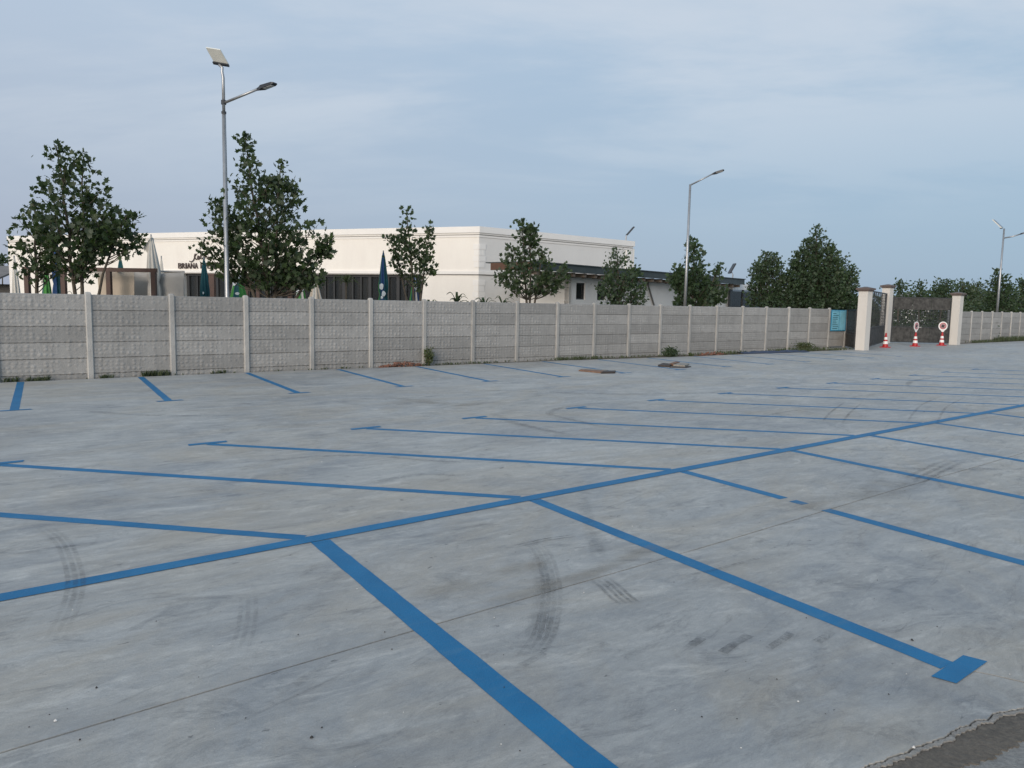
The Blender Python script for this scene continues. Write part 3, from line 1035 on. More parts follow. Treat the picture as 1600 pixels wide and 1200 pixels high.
def gate(a, b, h, name, label, leaf, zs_f=0.34, zb=0.08, open_f=0.60, sp=0.16):
    a, b = Vector(a), Vector(b)
    a.z = b.z = 0
    d = (b - a)
    L = d.length
    d.normalize()
    n = d.cross(Vector((0, 0, 1)))
    ax = (d, n, Vector((0, 0, 1)))
    mid = (a + b) / 2
    t = thing(name, label, 'gate', mid)
    fr = MB()
    fw = 0.07
    for q in (fw / 2, L - fw / 2):
        fr.box(a + d * q + Vector((0, 0, zb + h / 2)), (fw, 0.06, h), ax)
    for z in (zb + fw / 2, zb + h * zs_f, zb + h - fw / 2):
        fr.box(mid + Vector((0, 0, z)), (L - 2 * fw, 0.055, fw), ax)
    fr.build('frame', M['iron'], t)
    nleaf = leaf
    pw = (L - 2 * fw) / nleaf
    rg = random.Random(int(L * 100))
    for i in range(nleaf):
        c = a + d * (fw + pw * (i + 0.5))
        MB().box(c + Vector((0, 0, zb + fw + (h * zs_f - 1.5 * fw) / 2)), (pw - 0.02, 0.02, h * zs_f - 1.5 * fw - 0.01), ax).build('sheet_panel', M['iron_sheet'], t)
        # perforated sheet above, pierced pattern left between scrolls
        mb = MB()
        z0, z1 = zb + h * zs_f + fw / 2, zb + h - fw
        zs = z0 + (z1 - z0) * open_f
        if z1 - zs > 0.1:
            mb.box(c + Vector((0, 0, (zs + z1) / 2)), (pw - 0.02, 0.016, z1 - zs), ax)
            mb.build('upper_sheet', M['iron_sheet'], t)
        sc = MB()
        k = max(3, int(pw / sp))
        for q in range(k):
            nr_ = max(4, int((zs - z0) / 0.17))
            for rr in range(nr_):
                cx = -pw / 2 + pw * (q + 0.5) / k + rg.uniform(-.02, .02)
                cz = z0 + (zs - z0) * (rr + 0.5) / nr_ + rg.uniform(-.02, .02)
                s = rg.uniform(0.05, 0.09)
                a0 = rg.uniform(0, 6.28)
                pts = []
                for m_ in range(11):
                    th = a0 + m_ * 0.62
                    r2 = s * (1 - m_ * 0.07)
                    pts.append(c + d * (cx + r2 * math.cos(th)) + Vector((0, 0, cz + r2 * math.sin(th))))
                sc.tube(pts, 0.013, 4)
        for q in range(k * 2 + 1):
            sc.tube([c + d * (-pw / 2 + pw * q / (2 * k)) + Vector((0, 0, z0)), c + d * (-pw / 2 + pw * (q + rg.uniform(-.8, .8)) / (2 * k)) + Vector((0, 0, zs))], 0.011, 4)
        sc.build('scrollwork', M['iron'], t)
    return t


gB = pB + (pC - pB).normalized() * 0.36
gC = pC - (pC - pB).normalized() * 0.36
gate(gB, gC, 2.90, 'entrance_gate', 'wide dark iron entrance gate with scrollwork between the two right pillars', 3)
dAB = (pB - pA).normalized()
gate(pA + dAB * 0.45, pB - dAB * 0.40, 3.10, 'side_gate', 'narrow dark scrollwork gate between the nearest pillar and tallest pillar', 3, open_f=1.0, sp=0.55)
gate(W(37.88, 0.02), pA + Vector((-0.30, 0.22, 0)), 2.05, 'pedestrian_gate', 'dark pedestrian gate slot between the fence end and the nearest pillar', 1)


# ------------------------------------------------------------------ traffic cones
def cone(px, py, label, sign=None, hh=0.78):
    b = onz(px, py)
    b.z = 0.0
    t = thing('traffic_cone', label, 'traffic cone', b, 'red and white cones in front of the gate')
    MB().box(b + Vector((0, 0, 0.025)), (0.44, 0.44, 0.05), AX, taper=0.93).build('base', M['red'], t)
    h = hh
    rb, rt = 0.155, 0.04

    def rad(z):
        return rb + (rt - rb) * (z / h)
    cuts = [0.0, 0.20, 0.40, 0.52, 0.70, 1.0]
    names = ['red_section', 'white_band', 'red_section', 'white_band', 'red_section']
    for i in range(5):
        z0, z1 = cuts[i] * h, cuts[i + 1] * h
        pr = []
        ex = 0.004 if i % 2 else 0
        pr = [(rad(z0) + ex, z0 + 0.05), (rad(z1) + ex, z1 + 0.05)]
        MB().lathe(pr, b, 24).build(names[i], M['reflective'] if i % 2 else M['red'], t, smooth=False)
    if sign is not None:
        ang, w = sign
        s = thing('cone_sign', ('narrow-looking round prohibition paddle turned sideways on the middle cone' if w == 0 else 'round red-rimmed prohibition sign with dark figure on the right cone'),
                  'sign', b + Vector((0, 0, h + 0.05)), 'paddle signs standing on cones')
        d = Vector((math.cos(ang), math.sin(ang), 0))
        n = d.cross(Vector((0, 0, 1)))
        R_ = 0.27
        c = b + Vector((0, 0, h + 0.08 + R_ * 1.28))
        pts = []
        for i in range(33):
            th = math.radians(-62 + 304 * i / 32)
            pts.append((R_ * math.cos(th), R_ * math.sin(th) * 1.04))
        pts.append((-0.05, -R_ * 1.32))
        pts.append((0.05, -R_ * 1.32))

        def disc(pp, off, th, nm, mat):
            vs = [c + d * x + Vector((0, 0, z)) + n * off for x, z in pp] + [c + d * x + Vector((0, 0, z)) + n * (off - th) for x, z in pp]
            k = len(pp)
            fs = [tuple(range(k)), tuple(range(2 * k - 1, k - 1, -1))] + [(i, (i + 1) % k, k + (i + 1) % k, k + i) for i in range(k)]
            return MB().add(vs, fs).build(nm, mat, s)
        circ = lambda q: [(q * math.cos(2 * math.pi * i / 32), q * math.sin(2 * math.pi * i / 32) + 0.01) for i in range(32)]
        disc(pts, 0.010, 0.02, 'plate', M['reflective'])
        disc(circ(0.205), 0.014, 0.004, 'red_ring', M['red_rim'])
        disc(circ(0.165), 0.018, 0.004, 'inner_disc', M['pink'])
        fig = [(-0.10, -0.06), (-0.04, -0.10), (-0.01, -0.03), (0.04, -0.11), (0.09, -0.08), (0.05, 0.0), (0.10, 0.04), (0.07, 0.07), (0.0, 0.045), (0.01, 0.10), (-0.035, 0.12), (-0.05, 0.07), (-0.09, 0.03)]
        disc(fig, 0.022, 0.004, 'figure', M['black'])
        MB().tube([c + Vector((0, 0, -R_ * 1.30)), b + Vector((0, 0, h + 0.0))], 0.022, 8).build('stem', M['red'], s)
        if w == 0:
            MB().tube([c + n * 0.0 + Vector((0, 0, -0.06)), c + Vector((0.30, 0, -0.06))], 0.012, 6).build('bracket', M['reflective'], s)
    return t


cone(1383, 543, 'plain red and white traffic cone without a sign, left of the three')
cone(1429.5, 541.3, 'red and white traffic cone holding a paddle sign seen nearly edge on', (math.radians(34), 0))
cone(1471, 540, 'red and white traffic cone holding a round sign facing the lot, nearest the right pillar', (math.radians(-4), 1))


# ------------------------------------------------------------------ main building
def wall_seg(a, b, z0, z1, thick, name, mat, parent, out=None):
    """upright wall slab between ground points a and b; thickness goes inwards"""
    a, b = Vector((a.x, a.y, 0)), Vector((b.x, b.y, 0))
    d = (b - a).normalized()
    n = Vector((d.y, -d.x, 0))
    if n.dot(-((a + b) / 2)) < 0:
        n = -n                      # faces the camera side
    off = out or 0.0
    c = (a + b) / 2 + n * (off - thick / 2) + Vector((0, 0, (z0 + z1) / 2))
    return MB().box(c, ((b - a).length, thick, z1 - z0), (d, n, Vector((0, 0, 1)))).build(name, mat, parent), d, n


HB = 6.2
A0, A1, A2 = onz(16, 369, HB), onz(749, 354, HB), onz(987, 377, HB)
for q in (A0, A1, A2):
    q.z = 0
dl = (A1 - A0).normalized()
dr = (A2 - A1).normalized()


def face_point(px, a, b):          # ground point of a facade under a picture column
    y = 465
    r = ray(px, y)
    r2 = Vector((r[0], r[1]))
    d = (b - a)
    # solve a + d*t = r2*s
    det = d.x * (-r2.y) - d.y * (-r2.x)
    t = ((-a.x) * (-r2.y) - (-a.y) * (-r2.x)) / det
    return a + d * t


bld = thing('white_hall', 'large white flat-roofed event hall behind the fence with dark window band', 'building', A1)
WL, WR = face_point(288, A0, A1), face_point(659, A0, A1)
ZW = 3.60
wall_seg(A0, WL, -0.05, HB - 0.45, 0.3, 'wall', M['plaster'], bld)
wall_seg(WL, WR, ZW, HB - 0.45, 0.3, 'wall', M['plaster'], bld)
wall_seg(WR, A1, -0.05, HB - 0.45, 0.3, 'wall', M['plaster'], bld)
wr_o, _, _ = wall_seg(A1 + dr * 0.003, A2, -0.05, HB - 0.45, 0.3, 'wall', M['plaster_shaded'], bld)
back = Vector((-dl.y, dl.x, 0))
if back.y < 0:
    back = -back
A3 = A0 + back * 16
A4 = A2 + Vector((-dr.y, dr.x, 0)) * 10
MB().poly([q + Vector((0, 0, HB - 0.5)) for q in (A0 + back * 0.4 + dl * 0.4, A1 + back * 0.5, A2 + Vector((-.3, .3, 0)), A4, A3)], 0.2).build('roof', M['roof_grey'], bld)
wall_seg(A0, A3, -0.05, HB - 0.45, 0.3, 'wall', M['plaster'], bld)
wall_seg(A3, A4, -0.05, HB - 0.45, 0.3, 'wall', M['plaster'], bld)
wall_seg(A4, A2, -0.05, HB - 0.45, 0.3, 'wall', M['plaster'], bld)


def trim(z0, z1, out, name, mat, skip=None):
    nl = Vector((dl.y, -dl.x, 0)); nl = nl if nl.y < 0 else -nl
    nr = Vector((dr.y, -dr.x, 0)); nr = nr if nr.y < 0 else -nr
    # mitred corner
    m_ = (nl + nr); m_ = m_ / (m_.dot(nl))
    for (a, b, na, nb, nn) in ((A0, A1, nl, m_, nl), (A1, A2, m_, nr, nr)):
        ext = (a - b).normalized() * out
        a_, b_ = a + na * out, b + nb * out
        if a is A0:
            a_ = a_ + ext
        if b is A2:
            b_ = b_ - ext
        ai, bi = a - nn * 0.05, b - nn * 0.05
        if b is A2:
            bi = bi - ext
        if a is A0:
            ai = ai + ext
        vs = [p + Vector((0, 0, z)) for z in (z0, z1) for p in (a_, b_, bi, ai)]
        MB().add(vs, [(0, 1, 2, 3), (4, 5, 6, 7), (0, 1, 5, 4), (1, 2, 6, 5), (2, 3, 7, 6), (3, 0, 4, 7)]).build(name, mat, bld)


trim(HB - 0.33, HB, 0.16, 'cornice', M['white'])
trim(HB - 0.42, HB - 0.333, 0.09, 'cornice_moulding', M['white'])
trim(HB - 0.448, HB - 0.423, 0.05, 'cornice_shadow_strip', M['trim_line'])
trim(HB - 0.56, HB - 0.451, 0.035, 'cornice_moulding', M['white'])
trim(ZW + 0.03, ZW + 0.20, 0.07, 'string_course', M['white'])
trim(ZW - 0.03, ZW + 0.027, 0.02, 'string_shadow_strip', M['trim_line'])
# quoins at the corner
nl = Vector((dl.y, -dl.x, 0)); nl = nl if nl.y < 0 else -nl
nr = Vector((dr.y, -dr.x, 0)); nr = nr if nr.y < 0 else -nr
z = 0.1
k = 0
while z < HB - 0.95:
    if not (ZW - 0.33 < z < ZW + 0.22):
        lw = 0.34 if k % 2 else 0.28
        MB().box(A1 - dl * (lw / 2) + nl * 0.012 + Vector((0, 0, z + 0.155)), (lw, 0.03, 0.30), (dl, nl, Vector((0, 0, 1)))).build('quoin', M['white'], bld)
        lw = 0.44 if k % 2 else 0.36
        MB().box(A1 + dr * (lw / 2 + .01) + nr * 0.012 + Vector((0, 0, z + 0.155)), (lw, 0.03, 0.30), (dr, nr, Vector((0, 0, 1)))).build('quoin', M['white'], bld)
    z += 0.325
    k += 1
# right end pilaster
MB().box(A2 - dr * 0.25 + nr * 0.02 + Vector((0, 0, 2.8)), (0.5, 0.05, 5.6), (dr, nr, Vector((0, 0, 1)))).build('pilaster', M['white'], bld)
# window band: dark box behind, frames, panes, curtains
Lw = (WR - WL).length
inb = -nl
MB().box((WL + WR) / 2 + inb * 4.3 + Vector((0, 0, 1.8)), (Lw, 0.1, 3.5), (dl, nl, Vector((0, 0, 1)))).build('back_wall', M['inside'], bld)
MB().box((WL + WR) / 2 + inb * 2.3 + Vector((0, 0, 0.02)), (Lw, 3.9, 0.1), (dl, nl, Vector((0, 0, 1)))).build('floor', M['inside'], bld)
MB().box((WL + WR) / 2 + inb * 2.3 + Vector((0, 0, 3.66)), (Lw, 3.9, 0.1), (dl, nl, Vector((0, 0, 1)))).build('ceiling', M['inside'], bld)
mull_px = [291, 305, 319, 336, 352, 368, 385, 402, 419, 436, 453, 470, 488, 505, 519, 534, 548, 561, 575, 590, 604, 619, 631, 645, 657]
mp_pts = [face_point(x, A0, A1) for x in mull_px]
rg = random.Random(5)
for i, p in enumerate(mp_pts):
    wdt = 0.10 if i % 3 else 0.2
    MB().box(p + inb * 0.25 + Vector((0, 0, ZW / 2)), (wdt, 0.10, ZW), (dl, nl, Vector((0, 0, 1)))).build('mullion', M['frame'], bld)
MB().box((WL + WR) / 2 + inb * 0.25 + Vector((0, 0, ZW - 0.08)), (Lw, 0.14, 0.155), (dl, nl, Vector((0, 0, 1)))).build('window_head', M['frame'], bld)
for i in range(len(mp_pts) - 1):
    a, b = mp_pts[i], mp_pts[i + 1]
    w_ = (b - a).length
    MB().box((a + b) / 2 + inb * 0.30 + Vector((0, 0, 1.75)), (w_ - 0.05, 0.012, 3.45), (dl, nl, Vector((0, 0, 1)))).build('pane', M['glass'], bld)
    if rg.random() < 0.72:
        # pleated curtain hanging on one or both sides
        for sd_ in ((0, 1) if rg.random() < 0.3 else (rg.randrange(2),)):
            cw = w_ * rg.uniform(0.25, 0.55)
            mb = MB()
            nn = 14
            vs = []
            for zz in (0.1, 3.4):
                for q in range(nn + 1):
                    x = q / nn * cw
                    x = x if sd_ == 0 else w_ - x
                    vs.append(a + dl * x + inb * (0.62 + 0.05 * math.sin(q * 2.0)) + Vector((0, 0, zz)))
            mb.add(vs, [(q, q + 1, nn + 2 + q, nn + 1 + q) for q in range(nn)])
            mb.build('curtain', M['curtain'], bld, smooth=True)
# lettering
def lettering(txt, p_left, height, length, name, parent, shear=0.0, zb=4.0):
    cu = bpy.data.curves.new(name, 'FONT')
    cu.body = txt
    cu.size = 1.0
    cu.extrude = 0.03
    cu.shear = shear
    to = bpy.data.objects.new('tmp', cu)
    COL.objects.link(to)
    dg = bpy.context.evaluated_depsgraph_get()
    me = bpy.data.meshes.new_from_object(to.evaluated_get(dg))
    bpy.data.objects.remove(to)
    xs = [v.co.x for v in me.vertices]
    ys = [v.co.y for v in me.vertices]
    for v in me.vertices:
        x = (v.co.x - min(xs)) / (max(xs) - min(xs)) * length
        y = (v.co.y - min(ys)) / (max(ys) - min(ys)) * height
        w = p_left + dl * x + nl * (0.06 + v.co.z) + Vector((0, 0, zb + y))
        v.co = w - world_loc(parent)
    me.materials.clear()
    me.materials.append(M['letters'])
    o = bpy.data.objects.new(name, me)
    COL.objects.link(o)
    o.parent = parent
    return o


sg = thing('hall_sign', 'dark raised lettering with script on the white hall above the windows', 'sign', face_point(300, A0, A1) + Vector((0, 0, 4)))
zl = at(296, 419.8, face_point(296, A0, A1).y).z
xs_px = {}
x = 281.0
for ch, w_ in zip('BRIANA EVENTS', [5.6, 5.6, 2.6, 5.8, 5.8, 5.8, 3.4, 5.0, 5.6, 5.2, 5.8, 5.2, 5.2]):
    if ch != ' ':
        a, b = face_point(x, A0, A1), face_point(x + w_ - (0.9), A0, A1)
        lettering(ch, a, 0.36, (b - a).length, 'letter', sg, zb=zl)
    x += w_
# flourished script above, one continuous raised stroke
sc_px = [(297.5, 408), (300, 409.5), (303.5, 407), (306, 400), (308.5, 396.5), (306, 397), (305, 401), (307.5, 405.5), (310.5, 404.5), (312.5, 400.5), (311, 399.5), (309.8, 403.5), (311.5, 405.8),
         (314, 403), (316, 396), (317, 394), (315.4, 398), (315, 404.5), (317.5, 404.5), (319.5, 401), (321.5, 401.5), (320.5, 404.8), (318.8, 403), (321, 400.5), (324, 401), (325, 404.5), (327.5, 401.5), (329.5, 404), (333, 402)]
mb = MB()
pts = []
for px_, py_ in sc_px:
    f_ = face_point(px_, A0, A1)
    pts.append(at(px_, py_, f_.y) + nl * 0.08)
mb.tube(pts, 0.035, 5)
mb.build('script_stroke', M['letters'], sg, smooth=True)

# ------------------------------------------------------------------ annex with deep eaves
HE = 4.1
E0, E1, E2 = onz(834, 409, HE), onz(900, 412.3, HE), onz(1163, 436.5, HE)
de = (E2 - E0).normalized()
ne = Vector((de.y, -de.x, 0)); ne = ne if ne.y < 0 else -ne
inn = -ne
up = Vector((0, 0, 1))
ann = thing('low_annex', 'low grey annex with dark green eaves and rafter ends, right of the white hall', 'building', Vector((E1.x, E1.y, 0)))
ax_e = (de, ne, up)
Le = (E2 - E0).length
em = (E0 + E2) / 2
MB().box(Vector((em.x, em.y, HE - 0.19)), (Le, 0.06, 0.38), ax_e).build('fascia', M['fascia'], ann)
MB().box(Vector((em.x, em.y, HE + 0.01)) + inn * 1.5, (Le + 0.1, 3.2, 0.05), ax_e).build('roof', M['fascia'], ann)
MB().box(Vector((em.x, em.y, HE - 0.10)) + inn * 1.4, (Le - 0.1, 2.7, 0.05), ax_e).build('soffit', M['soffit'], ann)
MB().box(Vector((E0.x, E0.y, HE - 0.19)) + inn * 1.4 - de * 0.03, (0.06, 2.7, 0.36), ax_e).build('barge_board', M['soffit'], ann)


def annex_face(px, set_back):
    a = Vector((E0.x, E0.y, 0)) + inn * set_back
    b = Vector((E2.x, E2.y, 0)) + inn * set_back
    return face_point(px, a, b)


SB = 1.0
q0, q1 = annex_face(889, SB), annex_face(1142, SB)
ql = (q1 - q0).length
win = [(900, 914), (933, 946)]
# wall with two window openings made of pieces
zt = HE - 0.35
zw0 = at(905, 468, annex_face(905, SB).y).z
zw1 = at(905, 442, annex_face(905, SB).y).z
cuts = [q0] + [annex_face(x, SB) for w_ in win for x in w_] + [q1]
for i in range(len(cuts) - 1):
    a, b = cuts[i], cuts[i + 1]
    if i % 2 == 0:
        wall_seg(a, b, -0.05, zt, 0.3, 'wall', M['plaster_shaded'], ann)
    else:
        wall_seg(a, b, -0.05, zw0, 0.3, 'wall', M['plaster_shaded'], ann)
        wall_seg(a, b, zw1, zt, 0.3, 'wall', M['plaster_shaded'], ann)
        wl_ = (b - a).length
        c = (a + b) / 2 + inn * 0.12 + up * ((zw0 + zw1) / 2)
        fr = MB()
        hh_ = zw1 - zw0
        for s_ in (-1, 1):
            fr.box(c + de * s_ * (wl_ / 2 - 0.035), (0.07, 0.08, hh_), ax_e)
            fr.box(c + up * s_ * (hh_ / 2 - 0.035), (wl_ - 0.14, 0.08, 0.07), ax_e)
        wo = fr.build('window', M['frame'], ann)
        MB().box(c + inn * 0.02, (wl_ - 0.14, 0.012, hh_ - 0.14), ax_e).build('pane', M['glass'], wo)
        MB().box(c + inn * 0.14, (wl_ + 0.1, 0.01, hh_ + 0.1), ax_e).build('blind', M['inside'], wo)
side_dir = inn
wall_seg(q0, q0 + side_dir * 3.4, -0.05, zt, 0.2, 'side_wall', M['plaster'], ann)
wall_seg(q1, q1 + side_dir * 3.4, -0.05, zt, 0.2, 'side_wall', M['plaster_shaded'], ann)
# rafter ends
nraf = 24
for i in range(nraf):
    p = Vector((E0.x, E0.y, 0)) + de * (Le * (i + 0.5) / nraf)
    MB().box(p + inn * 0.62 + up * (HE - 0.48), (0.20, 1.0, 0.20), ax_e).build('rafter', M['rafter'], ann)
# drain pipe crossing the wall
c1 = annex_face(1012, SB - 0.08); c2 = annex_face(1022, SB - 0.08)
MB().tube([at(1011, 437, c1.y), at(1014, 450, c1.y), at(1021, 474, c2.y), at(1023, 480, c2.y)], 0.05, 8).build('drain_pipe', M['pipe'], ann, smooth=True)
# glazed entrance bay at the right end
gl = thing('glazed_porch', 'small glazed porch with white lintel at the right end of the annex', 'building', annex_face(1160, 0.5))
g0, g1 = annex_face(1144, 0.6), annex_face(1235, 0.6)
gz = at(1160, 443, g0.y).z
gw, _, _ = wall_seg(g0, g1, gz - 0.42, gz, 0.35, 'lintel', M['white'], gl)
wall_seg(g0 + inn * 3.0, g1 + inn * 3.0, 0, gz - 0.43, 0.2, 'back_wall', M['inside'], gl)
for i in range(6):
    p = g0 + (g1 - g0) * (i / 5)
    MB().box(p + inn * 0.2 + up * ((gz - 0.43) / 2), (0.16, 0.12, gz - 0.43), ax_e).build('post', M['frame'], gl)
    if i < 5:
        p2 = g0 + (g1 - g0) * ((i + 0.5) / 5)
        MB().box(p2 + inn * 0.22 + up * ((gz - 0.43) / 2), ((g1 - g0).length / 5 - 0.17, 0.012, gz - 0.45), ax_e).build('pane', M['glass'], gl)

# little shelter seen among the right trees
sh_p = at(1228, 470, 52)
sh_p.z = 0
sh = thing('garden_shelter', 'small dark roofed shelter half hidden between the two right trees', 'shelter', sh_p)
MB().lathe([(1.15, 2.55), (0.55, 2.95), (0.05, 3.25)], Vector((sh_p.x, sh_p.y, 0)), 6).build('roof', M['brown_cap'], sh)
for i in range(4):
    a = math.pi / 4 + i * math.pi / 2
    MB().tube([Vector((sh_p.x + .75 * math.cos(a), sh_p.y + .75 * math.sin(a), 0)), Vector((sh_p.x + .75 * math.cos(a), sh_p.y + .75 * math.sin(a), 2.6))], 0.05, 6).build('post', M['wood'], sh)

# grey roofed shed at the far left
s0 = at(-60, 450, 62); s1 = at(17, 450, 62)
shp = Vector(((s0.x + s1.x) / 2, 62, 0))
sd_ = thing('grey_shed', 'grey roofed shed at the left edge beside the white hall', 'shed', shp)
zr0, zr1 = at(5, 444, 62).z, at(5, 417, 62).z
Ls = s1.x - s0.x
MB().box(shp + Vector((0, 2, zr0 / 2)), (Ls, 4, zr0), None).build('wall', M['frame'], sd_)
MB().add([(s0.x - .3, 59.5, zr0), (s1.x, 59.5, zr0), (s1.x, 64, zr1), (s0.x - .3, 64, zr1), (s0.x - .3, 59.5, zr0 + .15), (s1.x, 59.5, zr0 + .15), (s1.x, 64, zr1 + .15), (s0.x - .3, 64, zr1 + .15)],
         [(0, 1, 2, 3), (4, 5, 6, 7), (0, 1, 5, 4), (1, 2, 6, 5), (2, 3, 7, 6), (3, 0, 4, 7)]).build('roof', M['roof_grey'], sd_)

# ------------------------------------------------------------------ terrace: veranda posts, pergola, cloths, parasols
def wpost(px, ytop, Y, label, w=0.15):
    top = at(px, ytop, Y)
    b = Vector((top.x, top.y, 0))
    t = thing('wooden_post', label, 'post', b, 'red brown wooden posts before the dark windows')
    MB().box(b + up * (top.z / 2), (w, w, top.z), None).build('shaft', M['wood'], t)
    MB().box(b + up * (top.z + 0.03), (w + 0.05, w + 0.05, 0.06), None).build('cap', M['wood'], t)


wpost(331.5, 430, 36, 'red brown wooden post just left of the tall street lamp', 0.24)
wpost(385, 433, 33, 'red brown wooden post right of the tall street lamp behind the fence', 0.18)
wpost(403, 433, 36, 'slim red brown post behind the big tree, second right of the lamp', 0.15)
wpost(453, 433, 36, 'red brown post under the right half of the big tree', 0.18)

pg = thing('pergola', 'dark red wooden pergola frame at left behind the fence', 'pergola', at(170, 470, 26))
pg.location.z = 0
pY = 26
pts = []
for px in (42, 99, 170, 240):
    top = at(px, 424, pY)
    pts.append(top)
    MB().box(Vector((top.x, pY, top.z / 2)), (0.145, 0.145, top.z), None).build('post', M['wood'], pg)
zt_ = max(p.z for p in pts)
pa, pb = at(36, 421, pY), at(245, 424, pY)
dd = (pb - pa)
MB().box((pa + pb) / 2 + up * 0.03, (dd.length, 0.12, 0.13), (dd.normalized(), Vector((0, 1, 0)), up)).build('beam', M['wood'], pg)
for px in (99, 170):
    top = at(px, 422, pY)
    MB().box(Vector((top.x, pY + 0.70, top.z + 0.04)), (0.10, 1.25, 0.10), None).build('crossbeam', M['wood'], pg)
pa2, pb2 = at(90, 422.5, pY + 1.36), at(288, 424.6, pY + 1.36)
MB().tube([pa2, pb2], 0.035, 8).build('rail', M['cloth_grey'], pg)
for px in (94, 286):
    top = at(px, 423, pY + 1.36)
    MB().tube([Vector((top.x, pY + 1.36, 0)), Vector((top.x, pY + 1.36, top.z))], 0.035, 8).build('rail_post', M['cloth_grey'], pg)


def drape(px0, px1, ytop0, ytop1, Y, mat, name, label, fold=0.05, freq=9, sag=0.0, seed=1):
    rg2 = random.Random(seed)
    nx_, nz_ = 60, 16
    a, b = at(px0, ytop0, Y), at(px1, ytop1, Y)
    ph = [rg2.uniform(0, 6.28) for _ in range(4)]
    vs = []
    for j in range(nz_ + 1):
        t = j / nz_
        for i in range(nx_ + 1):
            s = i / nx_
            p = a.lerp(b, s)
            zt2 = p.z - sag * math.sin(math.pi * s)
            edge = (0.10 * t * math.sin(2.4 * t + ph[3])) if s > 0.9 or s < 0.1 else 0
            y = fold * t * (math.sin(freq * s * 6.28 + ph[0] + 1.5 * t) + 0.6 * math.sin(freq * 0.43 * s * 6.28 + ph[1] - 2.2 * t)) + 0.03 * math.sin(3.1 * s + 3 * t + ph[2]) * t
            vs.append(Vector((p.x + edge * (1 if s > 0.5 else -1), p.y + y, zt2 * (1 - t) + 0.05 * t)))
    fs = [(j * (nx_ + 1) + i, j * (nx_ + 1) + i + 1, (j + 1) * (nx_ + 1) + i + 1, (j + 1) * (nx_ + 1) + i) for j in range(nz_) for i in range(nx_)]
    m_ = MB().add(vs, fs)
    o = m_.build(name, mat, smooth=True)
    md = o.modifiers.new('thickness', 'SOLIDIFY')
    md.thickness = 0.008
    o['label'] = label
    o['category'] = 'cloth screen'
    o['group'] = 'cloth screens hung on the pergola'
    return o


drape(152, 210, 424.5, 425, 26.6, M['cloth'], 'cloth_screen', 'warm beige cloth screen hanging behind the middle pergola post', 0.04, 2.2, 0, 3)
drape(206, 288, 425, 425.5, 27.2, M['cloth_grey'], 'cloth_screen', 'greyer cloth screen hanging behind the rightmost pergola post', 0.04, 2.0, 0.04, 8)


def folded_parasol(px, ytop, wpx, Y, label, mats, prints=(), tilt=0.0, ybot=None, belly=0.55):
    top = at(px, ytop, Y)
    b = Vector((top.x, top.y, 0))
    H_ = top.z
    w = wpx / FPX * Y / 2
    t = thing('folded_parasol', label, 'parasol', b, 'closed parasols on the terrace')
    zb_ = max(0.9, H_ - 2.2)
    if ybot:
        zb_ = at(px, ybot, Y).z
    rg2 = random.Random(int(px))
    ph = rg2.uniform(0, 6.28)
    prof = []
    for i in range(15):
        s = i / 14
        z_ = H_ - s * (H_ - zb_)
        r = w * (0.12 + 0.88 * min(1, (s / belly) ** 0.75)) * (1 - 0.25 * math.exp(-((s - 0.72) / 0.06) ** 2)) * (1.0 if s < 0.85 else 1.0 - 0.5 * (s - 0.85))
        prof.append((r, z_))
    fold = lambda th, z_: 1 + 0.17 * math.cos(8 * th + ph + z_ * 1.2) + 0.10 * math.cos(3 * th + ph * 2 + z_)
    n = 48
    vs, fs = [], []
    for r, z_ in prof:
        for k in range(n):
            th = 2 * math.pi * k / n
            rr = r * fold(th, z_)
            vs.append(b + Vector((rr * math.cos(th) + tilt * (H_ - z_), rr * math.sin(th), z_)))
    sect = {}
    for i in range(len(prof) - 1):
        for k in range(n):
            k2 = (k + 1) % n
            # coloured gores of the canopy
            gi = int((k + 3) / (n / 8)) % len(mats)
            sect.setdefault(gi, []).append((i * n + k, i * n + k2, (i + 1) * n + k2, (i + 1) * n + k))
    for gi, ff in sect.items():
        used = sorted({q for f in ff for q in f})
        mp_ = {q: i for i, q in enumerate(used)}
        MB().add([vs[q] for q in used], [tuple(mp_[q] for q in f) for f in ff]).build('canopy', mats[gi], t, smooth=True)
    MB().tube([b, b + up * (H_ + 0.06)], 0.025, 8).build('pole', M['steel'], t)
    MB().lathe([(0.28, 0), (0.26, 0.06), (0.05, 0.1)], b, 16).build('foot', M['post'], t)
    for (fx, fy, sx, sz) in prints:
        # printed patch following the cloth on the camera side
        zc_ = zb_ + (H_ - zb_) * fy
        s_ = 1 - fy
        rl = w * (0.12 + 0.88 * min(1, (s_ / belly) ** 0.75)) * 1.30
        vv = []
        m_ = 10
        for q in range(m_):
            th = 2 * math.pi * q / m_
            ox, oz = sx * w * math.cos(th) * rg2.uniform(.75, 1.1), sz * math.sin(th) * rg2.uniform(.75, 1.1)
            xx = fx * w + ox
            vv.append(b + Vector((xx, -math.sqrt(max(0.0004, rl * rl - xx * xx)), zc_ + oz)))
        MB().add(vv + [sum(vv, Vector()) / m_ + Vector((0, -.01, 0))], [(q, (q + 1) % m_, m_) for q in range(m_)]).build('print', M['print_white'], t)
    return t


